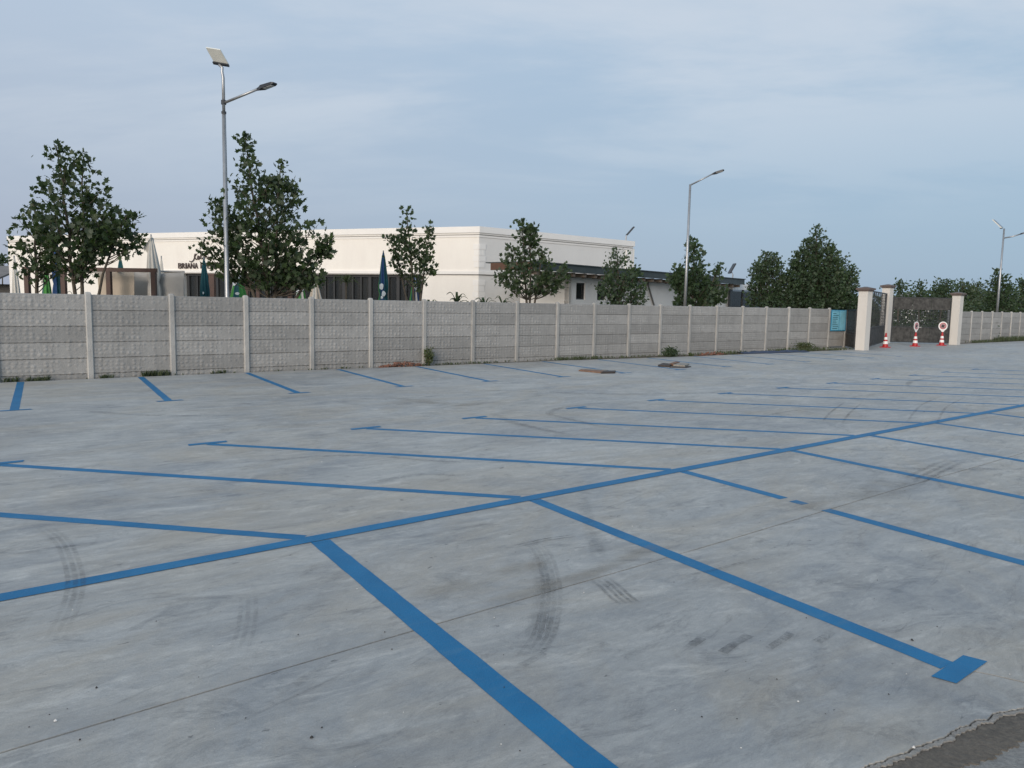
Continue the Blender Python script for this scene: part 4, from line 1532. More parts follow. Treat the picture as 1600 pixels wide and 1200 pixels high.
T, G_, B_, C_ = M['teal'], M['green'], M['blue_canvas'], M['canvas']
folded_parasol(318.5, 404, 13, 29, 'slim closed teal parasol left of the tall street lamp', [T, T, T, G_, T, T, T, T], ((0.1, 0.32, 0.45, 0.09), (0.2, 0.42, .2, .05)))
folded_parasol(599, 394, 14, 29, 'tall closed dark teal parasol with white print, left of the slim tree', [T, T, T, T, G_, T, B_, T], ((-0.2, 0.42, 0.5, 0.14), (0.25, 0.30, 0.45, 0.12), (-.1, .24, .3, .06)))
folded_parasol(648, 430, 15, 30, 'closed blue and green parasol below the slim tree', [B_, T, C_, B_, G_, T, B_, C_], ((0.1, 0.80, 0.5, 0.12),))
folded_parasol(372, 424, 24, 31, 'wide closed green parasol with white print right of the tall street lamp', [G_, T, G_, G_, C_, G_, T, G_], ((-0.35, 0.80, 0.4, 0.16), (0.45, 0.9, 0.35, 0.14), (.2, .6, .3, .06)))
folded_parasol(469, 436, 17, 32, 'closed green parasol with white top below the big tree', [G_, C_, G_, G_, C_, G_, G_, C_], ((-0.2, 0.74, 0.5, 0.20), (.4, .8, .3, .1)))
folded_parasol(493, 440, 22, 32, 'closed cream parasol beside the green one under the big tree', [C_, M['cloth']])
folded_parasol(72, 418, 14, 26, 'closed green parasol under the leftmost tree', [G_, G_, C_, G_, G_, T])
folded_parasol(87, 372, 14, 27, 'tall closed blue parasol beside the leftmost trunk', [B_, T, B_, B_, T, B_])
folded_parasol(188, 403, 13, 33, 'tip of a closed teal parasol above the pergola beam', [T, T, G_, T, T, T])
folded_parasol(236, 369, 18, 27, 'tall windblown cream parasol above the right pergola post', [C_, M['cloth_grey'], C_, C_], tilt=0.03)
folded_parasol(252, 402, 8, 33, 'small closed cream parasol behind the right pergola post', [C_])
folded_parasol(22, 402, 12, 27, 'closed white parasol at the left corner of the hall', [C_, C_, M['white']])
# loose corner of the windblown parasol
wp = at(236, 372, 27)
MB().add([at(236, 371, 26.9), at(223.5, 386.5, 26.8), at(226, 390, 26.9), at(234, 399, 27.0), at(243.5, 397, 27.0), at(240, 372, 27.1)], [(0, 1, 2, 3), (0, 3, 4, 5)]).build(
    'canopy_flap', M['canvas'], bpy.data.objects['folded_parasol.009'])


# ------------------------------------------------------------------ street lamps
def lamp_head(t, p, q, w=0.22):
    d = (q - p)
    L = d.length
    d.normalize()
    side_ = d.cross(up).normalized()
    n = side_.cross(d)
    prof = [(0, 0.05, 0.03), (0.15, 0.10, 0.045), (0.35, 0.5, 0.05), (0.9, 0.5, 0.035), (1.0, 0.4, 0.015)]
    vs = []
    for s, ww, hh_ in prof:
        for a_, b_ in ((-1, -1), (1, -1), (1, 1), (-1, 1)):
            vs.append(p + d * L * s + side_ * a_ * ww * w + n * b_ * hh_)
    fs = [(i * 4 + k, i * 4 + (k + 1) % 4, i * 4 + 4 + (k + 1) % 4, i * 4 + 4 + k) for i in range(4) for k in range(4)] + [(3, 2, 1, 0), (16, 17, 18, 19)]
    h = MB().add(vs, fs).build('lamp_head', M['lamp_dark'], t)
    MB().box(p + d * L * 0.65 - n * 0.047, (L * 0.45, w * 0.7, 0.012), (d, side_, n)).build('lens', M['lens'], h)


def panel_solar(t, tl, tr, br, bl, th=0.035):
    n = (tr - tl).cross(bl - tl).normalized()
    if n.z < 0:
        n = -n
    vs = [tl, tr, br, bl] + [q + n * th for q in (tl, tr, br, bl)]
    f6 = [(0, 1, 2, 3), (4, 5, 6, 7), (0, 1, 5, 4), (1, 2, 6, 5), (2, 3, 7, 6), (3, 0, 4, 7)]
    o = MB().add(vs, f6).build('solar_panel', M['backsheet'], t)
    cs = [q + n * (th + 0.004) + ((tl + br) / 2 - q) * 0.04 for q in (tl, tr, br, bl)]
    MB().add(cs, [(0, 1, 2, 3)]).build('cell_face', M['solar'], o)
    d = (br - bl).normalized()
    upv = (tl - bl).normalized()
    MB().box((br + bl) / 2 + upv * 0.03 - n * 0.035, ((br - bl).length + 0.03, 0.07, 0.06), (d, upv, n)).build('battery_box', M['lamp_dark'], o)


L1 = thing('street_lamp', 'tall street lamp with tilted solar panel and side arm, left behind the fence', 'street lamp', (0, 0, 0), 'street lamps behind the fence')
Y1 = 23.6
pb_ = at(355.2, 462, Y1)
base = Vector((pb_.x, Y1, 0))
L1.location = base
jx = base.x
P = lambda x, y: at(x, y, Y1)
zj = P(353, 160).z
zt1 = P(352.5, 122).z
MB().tube([base + up * -0.02, Vector((jx, Y1, 0.5)), Vector((jx, Y1, zj - 0.3))], [0.085, 0.082, 0.058], 12).build('pole', M['steel'], L1, smooth=True)
MB().tube([Vector((jx, Y1, zj - 0.3)), Vector((jx, Y1, zt1)), Vector((jx - 0.03, Y1, P(352, 112).z)), P(347.5, 106) + Vector((0, .0, 0)), P(342, 101)], [0.045, 0.045, 0.043, 0.040, 0.038], 10).build('upper_tube', M['steel'], L1, smooth=True)
MB().lathe([(0.075, -0.06), (0.075, 0.06)], Vector((jx, Y1, zj)), 12).build('collar', M['lamp_dark'], L1)
MB().lathe([(0.072, -0.03), (0.072, 0.03)], Vector((jx, Y1, P(353, 176).z)), 12).build('collar', M['lamp_dark'], L1)
pa_, pb2_ = Vector((jx, Y1, zj - 0.02)), at(402, 139.5, Y1 - 0.5)
MB().tube([pa_, pb2_], [0.040, 0.036], 10).build('arm', M['steel'], L1, smooth=True)
lamp_head(L1, pb2_ - (pb2_ - pa_).normalized() * 0.05, at(430, 130, Y1 - 0.8), 0.2)
panel_solar(L1, at(321.5, 74.5, Y1 - 0.35), at(344, 78, Y1 - 0.30), at(358, 102.5, Y1 + 0.10), at(335, 98.5, Y1 + 0.05))
MB().box(base + up * 0.02, (0.34, 0.34, 0.03)).build('base_plate', M['steel'], L1)

L2 = thing('street_lamp', 'street lamp with single upward arm rising right of the annex', 'street lamp', (0, 0, 0), 'street lamps behind the fence')
Y2 = 38.6
b2_ = at(1070.3, 476, Y2)
base2 = Vector((b2_.x, Y2, 0))
L2.location = base2
zt2 = at(1074, 288, Y2).z
MB().tube([base2, base2 + up * zt2], [0.085, 0.055], 12).build('pole', M['steel'], L2, smooth=True)
pa_, pb2_ = base2 + up * (zt2 - 0.04), at(1112, 272.5, Y2 - 0.4)
MB().tube([pa_, pb2_], [0.04, 0.034], 10).build('arm', M['steel'], L2, smooth=True)
lamp_head(L2, pb2_, at(1131.5, 265.5, Y2 - 0.6), 0.2)
MB().box(base2 + up * 0.02, (0.34, 0.34, 0.03)).build('base_plate', M['steel'], L2)

L3 = thing('street_lamp', 'distant street lamp with solar panel and arm at the right edge', 'street lamp', (0, 0, 0), 'street lamps behind the fence')
Y3 = 60
b3 = at(1558, 486, Y3)
base3 = Vector((b3.x, Y3, 0))
L3.location = base3
z3 = at(1565, 357, Y3).z
MB().tube([base3, base3 + up * z3], [0.10, 0.06], 10).build('pole', M['steel'], L3, smooth=True)
z3a = at(1565, 372, Y3).z
pa_ = base3 + up * z3a
MB().tube([pa_, at(1582, 369.5, Y3 - .3), at(1592, 366.5, Y3 - .5)], 0.05, 8).build('arm', M['steel'], L3, smooth=True)
lamp_head(L3, at(1592, 366.5, Y3 - .5), at(1606, 362, Y3 - .8), 0.2)
panel_solar(L3, at(1550, 343.5, Y3 - .2), at(1553, 343.8, Y3 + 0.8), at(1567, 356.5, Y3 + 0.8), at(1564, 356.5, Y3 - .2), 0.06)
for (x0, y0, x1, y1, xb, yb, Y_, lab) in ((979.5, 367, 990, 355, 978, 376, 58, 'edge-on lamp panel rising above the right end of the white hall roof'),
                                        (1139.5, 427, 1148, 412, 1145, 434, 66, 'thin edge-on lamp panel rising above the end of the annex roof')):
    bb = at(xb, yb, Y_)
    bz = Vector((bb.x, Y_, 0))
    t = thing('street_lamp', lab, 'street lamp', bz, 'street lamps behind the fence')
    p_, q_ = at(x0, y0, Y_), at(x1, y1, Y_)
    MB().tube([bz, Vector((bb.x, Y_, p_.z - 0.1)), p_ + (q_ - p_) * 0.3], [0.07, 0.05, 0.03], 8).build('pole', M['steel'], t, smooth=True)
    d = (q_ - p_).normalized()
    MB().box((p_ + q_) / 2, ((q_ - p_).length, 0.8, 0.10), (d, Vector((0, 1, 0)), d.cross(Vector((0, 1, 0))))).build('solar_panel', M['lamp_dark'], t)

# ------------------------------------------------------------------ trees
MAPLE = np.array([(0, 0, 0), (0.20, 0.02, 0.02), (0.46, 0.16, -0.05), (0.30, 0.34, 0.03), (0.52, 0.62, -0.06), (0.22, 0.60, 0.03), (0, 1.0, -0.08),
                  (-0.22, 0.60, 0.03), (-0.52, 0.62, -0.06), (-0.30, 0.34, 0.03), (-0.46, 0.16, -0.05), (-0.20, 0.02, 0.02)], dtype=float)
OVAL = np.array([(0, 0, 0), (0.30, 0.35, 0.03), (0.22, 0.75, 0), (0, 1.0, -0.06), (-0.22, 0.75, 0), (-0.30, 0.35, 0.03)], dtype=float)


def leaves_mesh(pts, dirs, sizes, tmpl, rs):
    n = len(pts)
    k = len(tmpl)
    P_ = np.array(pts)
    D = np.array(dirs) + rs.normal(0, 0.55, (n, 3))
    D[:, 2] -= 0.10
    D /= np.linalg.norm(D, axis=1)[:, None]
    Rn = rs.normal(0, 1, (n, 3))
    Rn[:, 2] *= 0.6
    X = np.cross(D, Rn)
    X /= np.linalg.norm(X, axis=1)[:, None] + 1e-9
    Z = np.cross(X, D)
    sz = np.array(sizes)[:, None, None]
    T_ = np.vstack([tmpl, [[0, 0.42, 0.06]]])
    V = P_[:, None, :] + sz * (T_[None, :, 0:1] * X[:, None, :] + T_[None, :, 1:2] * D[:, None, :] + T_[None, :, 2:3] * Z[:, None, :] * 1.4)
    kk = k + 1
    tri = np.array([(i, (i + 1) % k, k) for i in range(k)])
    F_ = (np.arange(n)[:, None, None] * kk + tri[None]).reshape(-1, 3)
    return V.reshape(-1, 3), F_


def raw_mesh(name, V, F_, mat, origin):
    m = bpy.data.meshes.new(name)
    V = V - np.array(origin)
    m.vertices.add(len(V))
    m.vertices.foreach_set('co', V.astype(np.float32).ravel())
    m.loops.add(F_.size)
    m.loops.foreach_set('vertex_index', F_.astype(np.int32).ravel())
    m.polygons.add(len(F_))
    m.polygons.foreach_set('loop_start', np.arange(0, F_.size, 3, dtype=np.int32))
    m.update(calc_edges=True)
    m.validate()
    m.materials.append(mat)
    return m


def tree(name, label, cat, base_px, Y, leaders, dens, leaf=0.17, mat=None, tmpl=MAPLE, seed=1, trunk_r=0.07, group='trees planted behind the fence', depth=0.85, rise=0.85, fill=1.0, spread=0.10):
    rs = np.random.RandomState(seed)
    mpx = Y / FPX                                    # metres per picture pixel at that distance
    bx = at(base_px, 470, Y).x
    loc = Vector((bx, Y, 0))
    t = thing(name, label, cat, loc, group)
    tb, bb = MB(), MB()
    LP, LD, LS = [], [], []
    for rows in leaders:
        ys = np.array([r[0] for r in rows], float)
        cx = np.array([at((r[1] + r[2]) / 2, r[0], Y).x for r in rows])
        hw = np.array([(r[2] - r[1]) / 2 * mpx for r in rows])
        zs = np.array([at((r[1] + r[2]) / 2, r[0], Y).z for r in rows])
        ztop, zbot = zs[0], zs[-1]
        top = Vector((cx[0], Y, ztop - 0.12))
        # leader from the ground to the tip
        npt = 9
        tr = []
        for i in range(npt):
            s = i / (npt - 1)
            p = Vector((bx, Y, -0.05)).lerp(top, s)
            bend = s ** 1.4
            p.x = bx + (top.x - bx) * bend + (rs.uniform(-.04, .04) if 0 < i < npt - 1 else 0)
            p.y = Y + (rs.uniform(-.04, .04) if 0 < i < npt - 1 else 0)
            tr.append(p)
        tb.tube(tr, [trunk_r * (1 - 0.9 * (i / (npt - 1)) ** 0.9) + 0.006 for i in range(npt)], 8)

        def on_trunk(z):
            for a_, b_ in zip(tr[:-1], tr[1:]):
                if a_.z <= z <= b_.z:
                    return a_.lerp(b_, (z - a_.z) / (b_.z - a_.z + 1e-9))
            return tr[-1].copy() if z > tr[-1].z else tr[0].copy()
        area = np.trapz(hw * 2, -zs)
        area = abs(area)
        nb = max(14, int(dens * area * 0.62))
        # sample heights by width
        for _ in range(int(42 * max(0.5, ztop - zbot))):     # leaves close to the leader, up to the tip
            zz_ = ztop - abs(rs.normal(0, 0.45)) * (ztop - zbot)
            hq = float(np.interp(zz_, zs[::-1], hw[::-1]))
            p = np.array(on_trunk(min(zz_, tr[-1].z))) + rs.normal(0, 1, 3) * (0.05 + 0.35 * hq)
            zz_ = max(zz_, zbot + rs.uniform(0, 0.5) * (ztop - zbot))
            p[2] = zz_
            LP.append(p); LD.append(rs.normal(0, .6, 3) + np.array([0, 0, 0.3])); LS.append(leaf * rs.uniform(0.6, 1.1))
        zi = np.linspace(zbot, ztop, 200)
        hwi = np.interp(zi, zs[::-1], hw[::-1]) + 0.05
        cxi = np.interp(zi, zs[::-1], cx[::-1])
        pr = hwi ** 1.3
        pr /= pr.sum()
        for b in range(nb):
            k = rs.choice(200, p=pr)
            z_, h_, c_ = zi[k], hwi[k], cxi[k]
            az = rs.uniform(0, 2 * math.pi)
            rr = (rs.uniform(0.55, 1.0) ** 0.6) * fill
            tip = Vector((c_ + h_ * rr * math.cos(az) * 0.96, Y + h_ * rr * math.sin(az) * depth, z_))
            t0 = on_trunk(z_)
            dist = math.hypot(tip.x - t0.x, tip.y - t0.y)
            zo = max(zbot - 0.35, z_ - dist * rise - 0.15, 0.6)
            zo = min(zo, tr[-1].z - 0.05)
            o = on_trunk(zo)
            mid = o.lerp(tip, 0.5)
            mid.z -= 0.10 * dist
            mid.x += rs.uniform(-.05, .05) * dist
            pts_ = [o, o.lerp(mid, 0.5) + Vector((0, 0, -0.03 * dist)), mid, mid.lerp(tip, 0.5), tip]
            r0 = 0.010 + 0.012 * min(2, dist)
            bb.tube(pts_, [r0, r0 * .8, r0 * .6, r0 * .4, 0.004], 4, False)
            L = (tip - o).length
            nl_ = max(9, int(L * 19))
            for q in range(nl_):
                s = 1 - (rs.uniform(0, 0.80)) ** 1.6
                seg = s * 4
                i0 = min(3, int(seg))
                p = pts_[i0].lerp(pts_[i0 + 1], seg - i0)
                dvec = (pts_[i0 + 1] - pts_[i0]).normalized()
                off = rs.normal(0, spread, 3)
                p = np.array(p) + off
                if p[2] < zbot - 0.12:
                    continue
                LP.append(p)
                LD.append(np.array(dvec) * 0.6 + off / (np.linalg.norm(off) + 1e-6) * 0.7 + np.array([0.15, 0, 0]))
                LS.append(leaf * rs.uniform(0.62, 1.18))
    tb.build('trunk', M['bark'], t, smooth=True)
    bb.build('branches', M['bark'], t, smooth=True)
    V, F_ = leaves_mesh(LP, LD, LS, tmpl, rs)
    m_ = raw_mesh('crown', V, F_, mat or M['leaf'], loc)
    o = bpy.data.objects.new('crown', m_)
    COL.objects.link(o)
    o.parent = t
    return t


tree('young_plane_tree', 'tall broad-leaved tree at left with narrow top, right of the leftmost low one', 'tree', 124, 22.0,
     [[(220, 82, 92), (235, 76, 106), (250, 72, 118), (265, 72, 125), (290, 66, 140), (310, 72, 148), (330, 66, 165), (350, 62, 185), (375, 62, 192), (400, 72, 170), (420, 92, 150), (436, 105, 140)],
      [(236, 122, 140), (255, 118, 145), (275, 118, 158), (295, 118, 168), (320, 120, 180), (345, 125, 205), (375, 130, 200)],
      [(330, 180, 215), (350, 175, 222), (368, 165, 222), (385, 165, 212), (396, 170, 195)]], 16, 0.17, seed=11)
tree('young_plane_tree', 'leftmost tree, low wide crown beside the tall left tree', 'tree', 57, 22.4,
     [[(312, 45, 60), (326, 34, 72), (345, 28, 85), (365, 22, 95), (385, 20, 102), (405, 24, 104), (425, 30, 100), (440, 38, 80)]], 17, 0.17, seed=12, trunk_r=0.08)
tree('young_plane_tree', 'largest broad-leaved tree with pointed top right beside the tall street lamp', 'tree', 425, 24.2,
     [[(210, 377, 390), (224, 378, 393), (240, 382, 400), (252, 368, 415), (266, 366, 428), (285, 362, 440), (305, 358, 450), (330, 352, 460), (360, 350, 465), (395, 350, 470), (425, 365, 470), (448, 385, 465)],
      [(250, 432, 446), (262, 428, 457), (280, 425, 458), (300, 428, 468), (325, 430, 488), (350, 435, 500), (375, 435, 503), (400, 430, 503), (425, 430, 505), (445, 440, 500)],
      [(308, 329, 345), (325, 323, 352), (345, 328, 360), (365, 324, 370), (385, 308, 375), (402, 312, 375), (420, 325, 375), (438, 350, 380)],
      [(372, 508, 516), (384, 502, 519), (398, 500, 514)]], 15.5, 0.175, seed=13, trunk_r=0.085)
tree('young_plane_tree', 'slim tree with two spires in front of the cream hall wall', 'tree', 652, 28.5,
     [[(324, 630, 640), (336, 622, 645), (352, 624, 654), (370, 620, 657), (388, 618, 662), (405, 618, 668), (420, 620, 668), (436, 632, 664), (450, 640, 660)],
      [(353, 668, 675), (366, 667, 679), (380, 660, 680), (395, 660, 682), (412, 660, 680), (427, 655, 674)],
      [(368, 603, 618), (380, 604, 625), (395, 607, 625), (410, 608, 628), (425, 616, 636)]], 19, 0.16, seed=14)
tree('young_plane_tree', 'forked tree in front of the right end wall of the hall', 'tree', 828, 31.5,
     [[(342, 809, 821), (353, 800, 834), (368, 795, 836), (385, 794, 836), (400, 786, 838), (416, 776, 850), (430, 774, 862), (444, 778, 862), (455, 795, 858)],
      [(386, 842, 853), (398, 838, 854), (410, 845, 880), (424, 850, 890), (440, 848, 886), (455, 845, 868)],
      [(352, 826, 835), (366, 824, 836), (380, 822, 836)]], 19, 0.17, seed=15)
tree('small_broadleaf_tree', 'compact tree before the annex windows, left of the single-arm lamp', 'tree', 970, 36.5,
     [[(388, 958, 970), (400, 947, 984), (415, 943, 992), (430, 932, 1002), (445, 930, 1010), (460, 934, 1012), (476, 940, 1010)]], 24, 0.15, seed=16, mat=M['leaf_far'])
tree('small_broadleaf_tree', 'leafy tree right behind the single-arm street lamp', 'tree', 1085, 40.5,
     [[(372, 1079, 1085), (386, 1073, 1092), (400, 1066, 1098), (412, 1062, 1104), (425, 1048, 1102), (440, 1044, 1112), (456, 1055, 1118), (476, 1050, 1125)],
      [(412, 1121, 1128), (425, 1106, 1128), (440, 1098, 1134), (455, 1100, 1135), (472, 1108, 1135)]], 22, 0.22, seed=17, mat=M['leaf_far'])
tree('small_broadleaf_tree', 'medium tree left of the largest dark tree near the notice board', 'tree', 1202, 46,
     [[(396, 1193, 1214), (410, 1184, 1222), (425, 1178, 1230), (440, 1168, 1232), (455, 1164, 1236), (476, 1168, 1238)],
      [(394, 1194, 1200), (408, 1189, 1205), (426, 1186, 1208)],
      [(395, 1208, 1214), (409, 1203, 1219), (427, 1200, 1222)],
      [(410, 1178, 1184), (424, 1173, 1189), (442, 1170, 1192)]], 34, 0.16, seed=18, mat=M['leaf_far'])
tree('dense_dark_tree', 'large dense dark conical tree above the blue notice board', 'tree', 1280, 45,
     [[(352, 1270, 1280), (366, 1266, 1288), (380, 1258, 1300), (395, 1242, 1308), (410, 1234, 1312), (425, 1228, 1322), (440, 1226, 1330), (460, 1222, 1336), (484, 1226, 1336)],
      [(402, 1312, 1320), (415, 1310, 1328), (430, 1308, 1333), (450, 1308, 1340), (470, 1310, 1342), (486, 1312, 1338)],
      [(394, 1242, 1248), (408, 1237, 1253), (426, 1234, 1256)],
      [(373, 1258, 1264), (387, 1253, 1269), (405, 1250, 1272)],
      [(383, 1299, 1305), (397, 1294, 1310), (415, 1291, 1313)],
      [(418, 1330, 1336), (432, 1325, 1341), (450, 1322, 1344)]], 41, 0.16, seed=19, mat=M['leaf_far'], trunk_r=0.12)

far_group = 'distant trees beyond the gate and right fence'
for i, (bxp, Y, rows, lab, dn) in enumerate((
        (1405, 80, [(438, 1402, 1408), (446, 1400, 1412), (455, 1400, 1412), (466, 1400, 1413)], 'tiny distant spire tree above the left half of the gate', 9),
        (1438, 80, [(441, 1434, 1442), (450, 1430, 1447), (458, 1428, 1452), (468, 1428, 1455)], 'small distant tree above the middle of the gate', 9),
        (1470, 84, [(437, 1477, 1483), (443, 1463, 1488), (452, 1457, 1492), (462, 1455, 1494), (474, 1456, 1495)], 'distant dark tree left behind the right gate pillar', 9),
        (1508, 92, [(441, 1496, 1512), (450, 1494, 1520), (462, 1494, 1528), (478, 1494, 1530), (488, 1494, 1530)], 'distant green tree right behind the right gate pillar', 7),
        (1527, 96, [(444, 1518, 1534), (452, 1512, 1538), (462, 1510, 1544), (478, 1510, 1546), (488, 1510, 1546)], 'hazier rounded distant tree between right pillar and distant lamp', 7),
        (1560, 75, [(421, 1555, 1563), (430, 1552, 1568), (440, 1550, 1578), (452, 1545, 1584), (468, 1543, 1588), (488, 1542, 1590)], 'pointed distant tree beside the distant lamp pole', 9),
        (1598, 80, [(436, 1590, 1606), (448, 1588, 1612), (462, 1586, 1616), (486, 1586, 1618)], 'distant tree cut by the right edge of the photo', 9),
        (1543, 110, [(455, 1536, 1552), (464, 1530, 1558), (488, 1528, 1560)], 'low pale distant tree left of the distant lamp pole', 6))):
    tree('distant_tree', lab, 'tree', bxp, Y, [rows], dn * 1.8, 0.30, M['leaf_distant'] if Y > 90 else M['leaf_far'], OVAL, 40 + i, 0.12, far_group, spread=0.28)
# low greenery behind the gate and at the far left, one mass each
def hedge(name, a, b, h, d, n, mat, seed, label=None, leaf=0.25):
    rs = np.random.RandomState(seed)
    P_, D_, S_ = [], [], []
    a, b = np.array(a, float), np.array(b, float)
    for _ in range(n):
        s = rs.uniform()
        hh_ = h * (0.75 + 0.25 * math.sin(s * 23 + seed) * math.sin(s * 9.1) + 0.12 * math.sin(s * 61))
        p = a + (b - a) * s
        z_ = hh_ * rs.uniform(0.02, 1) ** 0.7
        P_.append([p[0] + rs.normal(0, d * 0.4), p[1] + rs.uniform(-d, d), z_])
        D_.append([rs.normal(), rs.normal(), 0.5])
        S_.append(leaf * rs.uniform(0.6, 1.2))
    V, F_ = leaves_mesh(P_, D_, S_, OVAL, rs)
    o = bpy.data.objects.new(name, raw_mesh(name, V, F_, mat, (0, 0, 0)))
    COL.objects.link(o)
    o['kind'] = 'stuff'
    o['label'] = label
    o['category'] = 'greenery'
    return o


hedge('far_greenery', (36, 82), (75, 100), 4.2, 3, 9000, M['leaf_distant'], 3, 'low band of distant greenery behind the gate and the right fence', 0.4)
hedge('garden_shrubs', (14.5, 44), (20.5, 47.5), 2.9, 1.0, 4800, M['leaf_far'], 5, 'dark shrubs filling the space under the trees behind the notice board', 0.17)
hedge('gate_shrubs', (27.5, 56), (36, 58), 1.5, 0.8, 1500, M['leaf_far'], 6, 'dark shrubs seen through the scrollwork of the gate', 0.2)
tree('distant_tree', 'small distant tree poking above the grey shed at the left edge', 'tree', 4, 70, [[(398, 0, 8), (408, -6, 12), (420, -10, 14)]], 9, 0.3, M['leaf_far'], OVAL, 77, 0.1, far_group, spread=0.25)
# small pale houses far beyond the gate
for (x0, x1, y0, y1, Y_, lab) in ((1416, 1432, 460, 474, 120, 'tiny pale house far beyond the left half of the gate'), (1448, 1456, 462, 474, 125, 'tiny pale house far beyond the middle of the gate')):
    a, b = at(x0, y0, Y_), at(x1, y0, Y_)
    t = thing('distant_house', lab, 'house', Vector(((a.x + b.x) / 2, Y_, 0)))
    MB().box(Vector(((a.x + b.x) / 2, Y_ + 2, a.z / 2 - .3)), (b.x - a.x, 4, a.z - .6)).build('wall', M['white'], t)
    MB().box(Vector(((a.x + b.x) / 2, Y_ + 2, a.z - .3)), (b.x - a.x + .6, 4.6, .9), None, 0.5).build('roof', M['roof_grey'], t)


# ------------------------------------------------------------------ spiky garden plants
def spiky(px, ytop, Y, label, n=14, seed=1, palm=False, wpx=30):
    top = at(px, ytop, Y)
    b = Vector((top.x, Y, 0))
    t = thing('palm_plant' if palm else 'yucca_plant', label, 'plant', b, 'spiky plants between fence and hall')
    rg2 = random.Random(seed)
    H_ = top.z
    cz = H_ - (0.55 if palm else 0.5)
    MB().tube([b, b + up * cz], [0.06, 0.04], 7).build('stem', M['bark'], t)
    lw_ = wpx / FPX * Y / 2 * 1.35
    for i in range(n):
        a = 2 * math.pi * i / n + rg2.uniform(-.3, .3)
        el = rg2.uniform(0.1, 1.35)
        L = lw_ * rg2.uniform(0.8, 1.25)
        h_ = (H_ - cz) * rg2.uniform(.6, 1.0) * math.sin(el)
        dirv = Vector((math.cos(a), math.sin(a), 0))
        sd2 = Vector((-math.sin(a), math.cos(a), 0))
        c = b + up * (cz - 0.05)
        l, r2 = [], []
        wd = 0.06 if not palm else 0.04
        for q in range(7):
            s = q / 6
            p = c + dirv * L * s * math.cos(el * 0.6) + up * (h_ * math.sin(min(1, s * 1.3) * math.pi / 2) - (0.35 if not palm else 0.5) * L * max(0, s - 0.55) ** 1.3 * 1.8)
            w_ = wd * (1 - s) ** 0.6 * (0.5 + min(1, s * 4) * 0.5)
            l.append(p + sd2 * w_ + up * 0.012)
            r2.append(p - sd2 * w_ + up * 0.012)
        md_ = [(x_ + y_) / 2 - up * 0.015 for x_, y_ in zip(l, r2)]
        k = 7
        MB().add(l + md_ + r2, [(q, q + 1, k + q + 1, k + q) for q in range(6)] + [(k + q, k + q + 1, 2 * k + q + 1, 2 * k + q) for q in range(6)]).build('frond', M['weed' if palm else 'leaf_far'], t)
    return t


spiky(714, 451, 28, 'wide yucca with bent leaf below the corner of the hall', 16, 3, wpx=30)
spiky(757, 456, 29, 'yucca right of the hall corner behind the fence', 16, 4, wpx=26)
spiky(786, 458, 30, 'yucca left of the forked tree behind the fence', 14, 5, wpx=26)
spiky(672, 461, 28, 'low yucca right of the slim two-spired tree', 14, 6, wpx=26)
spiky(541, 420, 33, 'windblown small palm in front of the dark windows', 22, 7, True, 34)
spiky(582, 462, 28, 'low yucca left of the tall teal parasol', 12, 8, wpx=20)
spiky(118, 448, 23, 'low dark plant at the foot of the tall left tree', 14, 9, wpx=26)


# ------------------------------------------------------------------ weeds and debris along the fence
def weeds(name, spots, label, seed, cat='weeds', h=(0.05, 0.16), n=60):
    rg2 = random.Random(seed)
    mb = MB()
    for (u0, u1, v0, v1, hm, cnt) in spots:
        for _ in range(cnt):
            u, v = rg2.uniform(u0, u1), rg2.uniform(v0, v1)
            p = W(u, v, -0.03)
            for _b in range(4):
                a = rg2.uniform(0, 6.28)
                L = hm * rg2.uniform(0.4, 1.1)
                tip = p + Vector((math.cos(a) * L * 0.5, math.sin(a) * L * 0.5, L))
                mid = p.lerp(tip, 0.5) + up * L * 0.12
                s_ = Vector((-math.sin(a), math.cos(a), 0)) * rg2.uniform(0.005, 0.016)
                mb.add([p - s_ * 0.4, p + s_ * 0.4, mid + s_, tip, mid - s_], [(0, 1, 2, 4), (4, 2, 3)])
    o = mb.build(name, M['weed'])
    o['kind'] = 'stuff'
    o['label'] = label
    o['category'] = cat
    return o


weeds('fence_weeds', [(-12, 37, 0.08, 0.17, 0.09, 190), (-2.6, -1.5, 0.0, 0.16, 0.16, 50), (-1.4, -0.9, 0.02, .16, 0.16, 40), (1.2, 1.9, 0.02, 0.15, 0.20, 60), (0.2, .5, .02, .15, .14, 20), (3.0, 3.4, .02, .15, .14, 20),
                      (15.5, 18, 0.2, 0.6, 0.16, 120), (9.5, 13, .1, .5, 0.10, 60), (25, 27, 0.5, 1.2, 0.20, 50), (29.5, 34, 0.5, 1.3, 0.22, 170), (34, 36, .8, 1.5, .14, 70), (18, 24, .3, .9, .12, 60)],
      'scattered low weeds in the soil strip along the fence foot', 21)
weeds('fence_weeds', [(54, 59, 0.1, 0.9, 0.22, 160), (59, 75, 0.1, 0.9, 0.42, 700)], 'long dark grass along the foot of the right fence', 22)


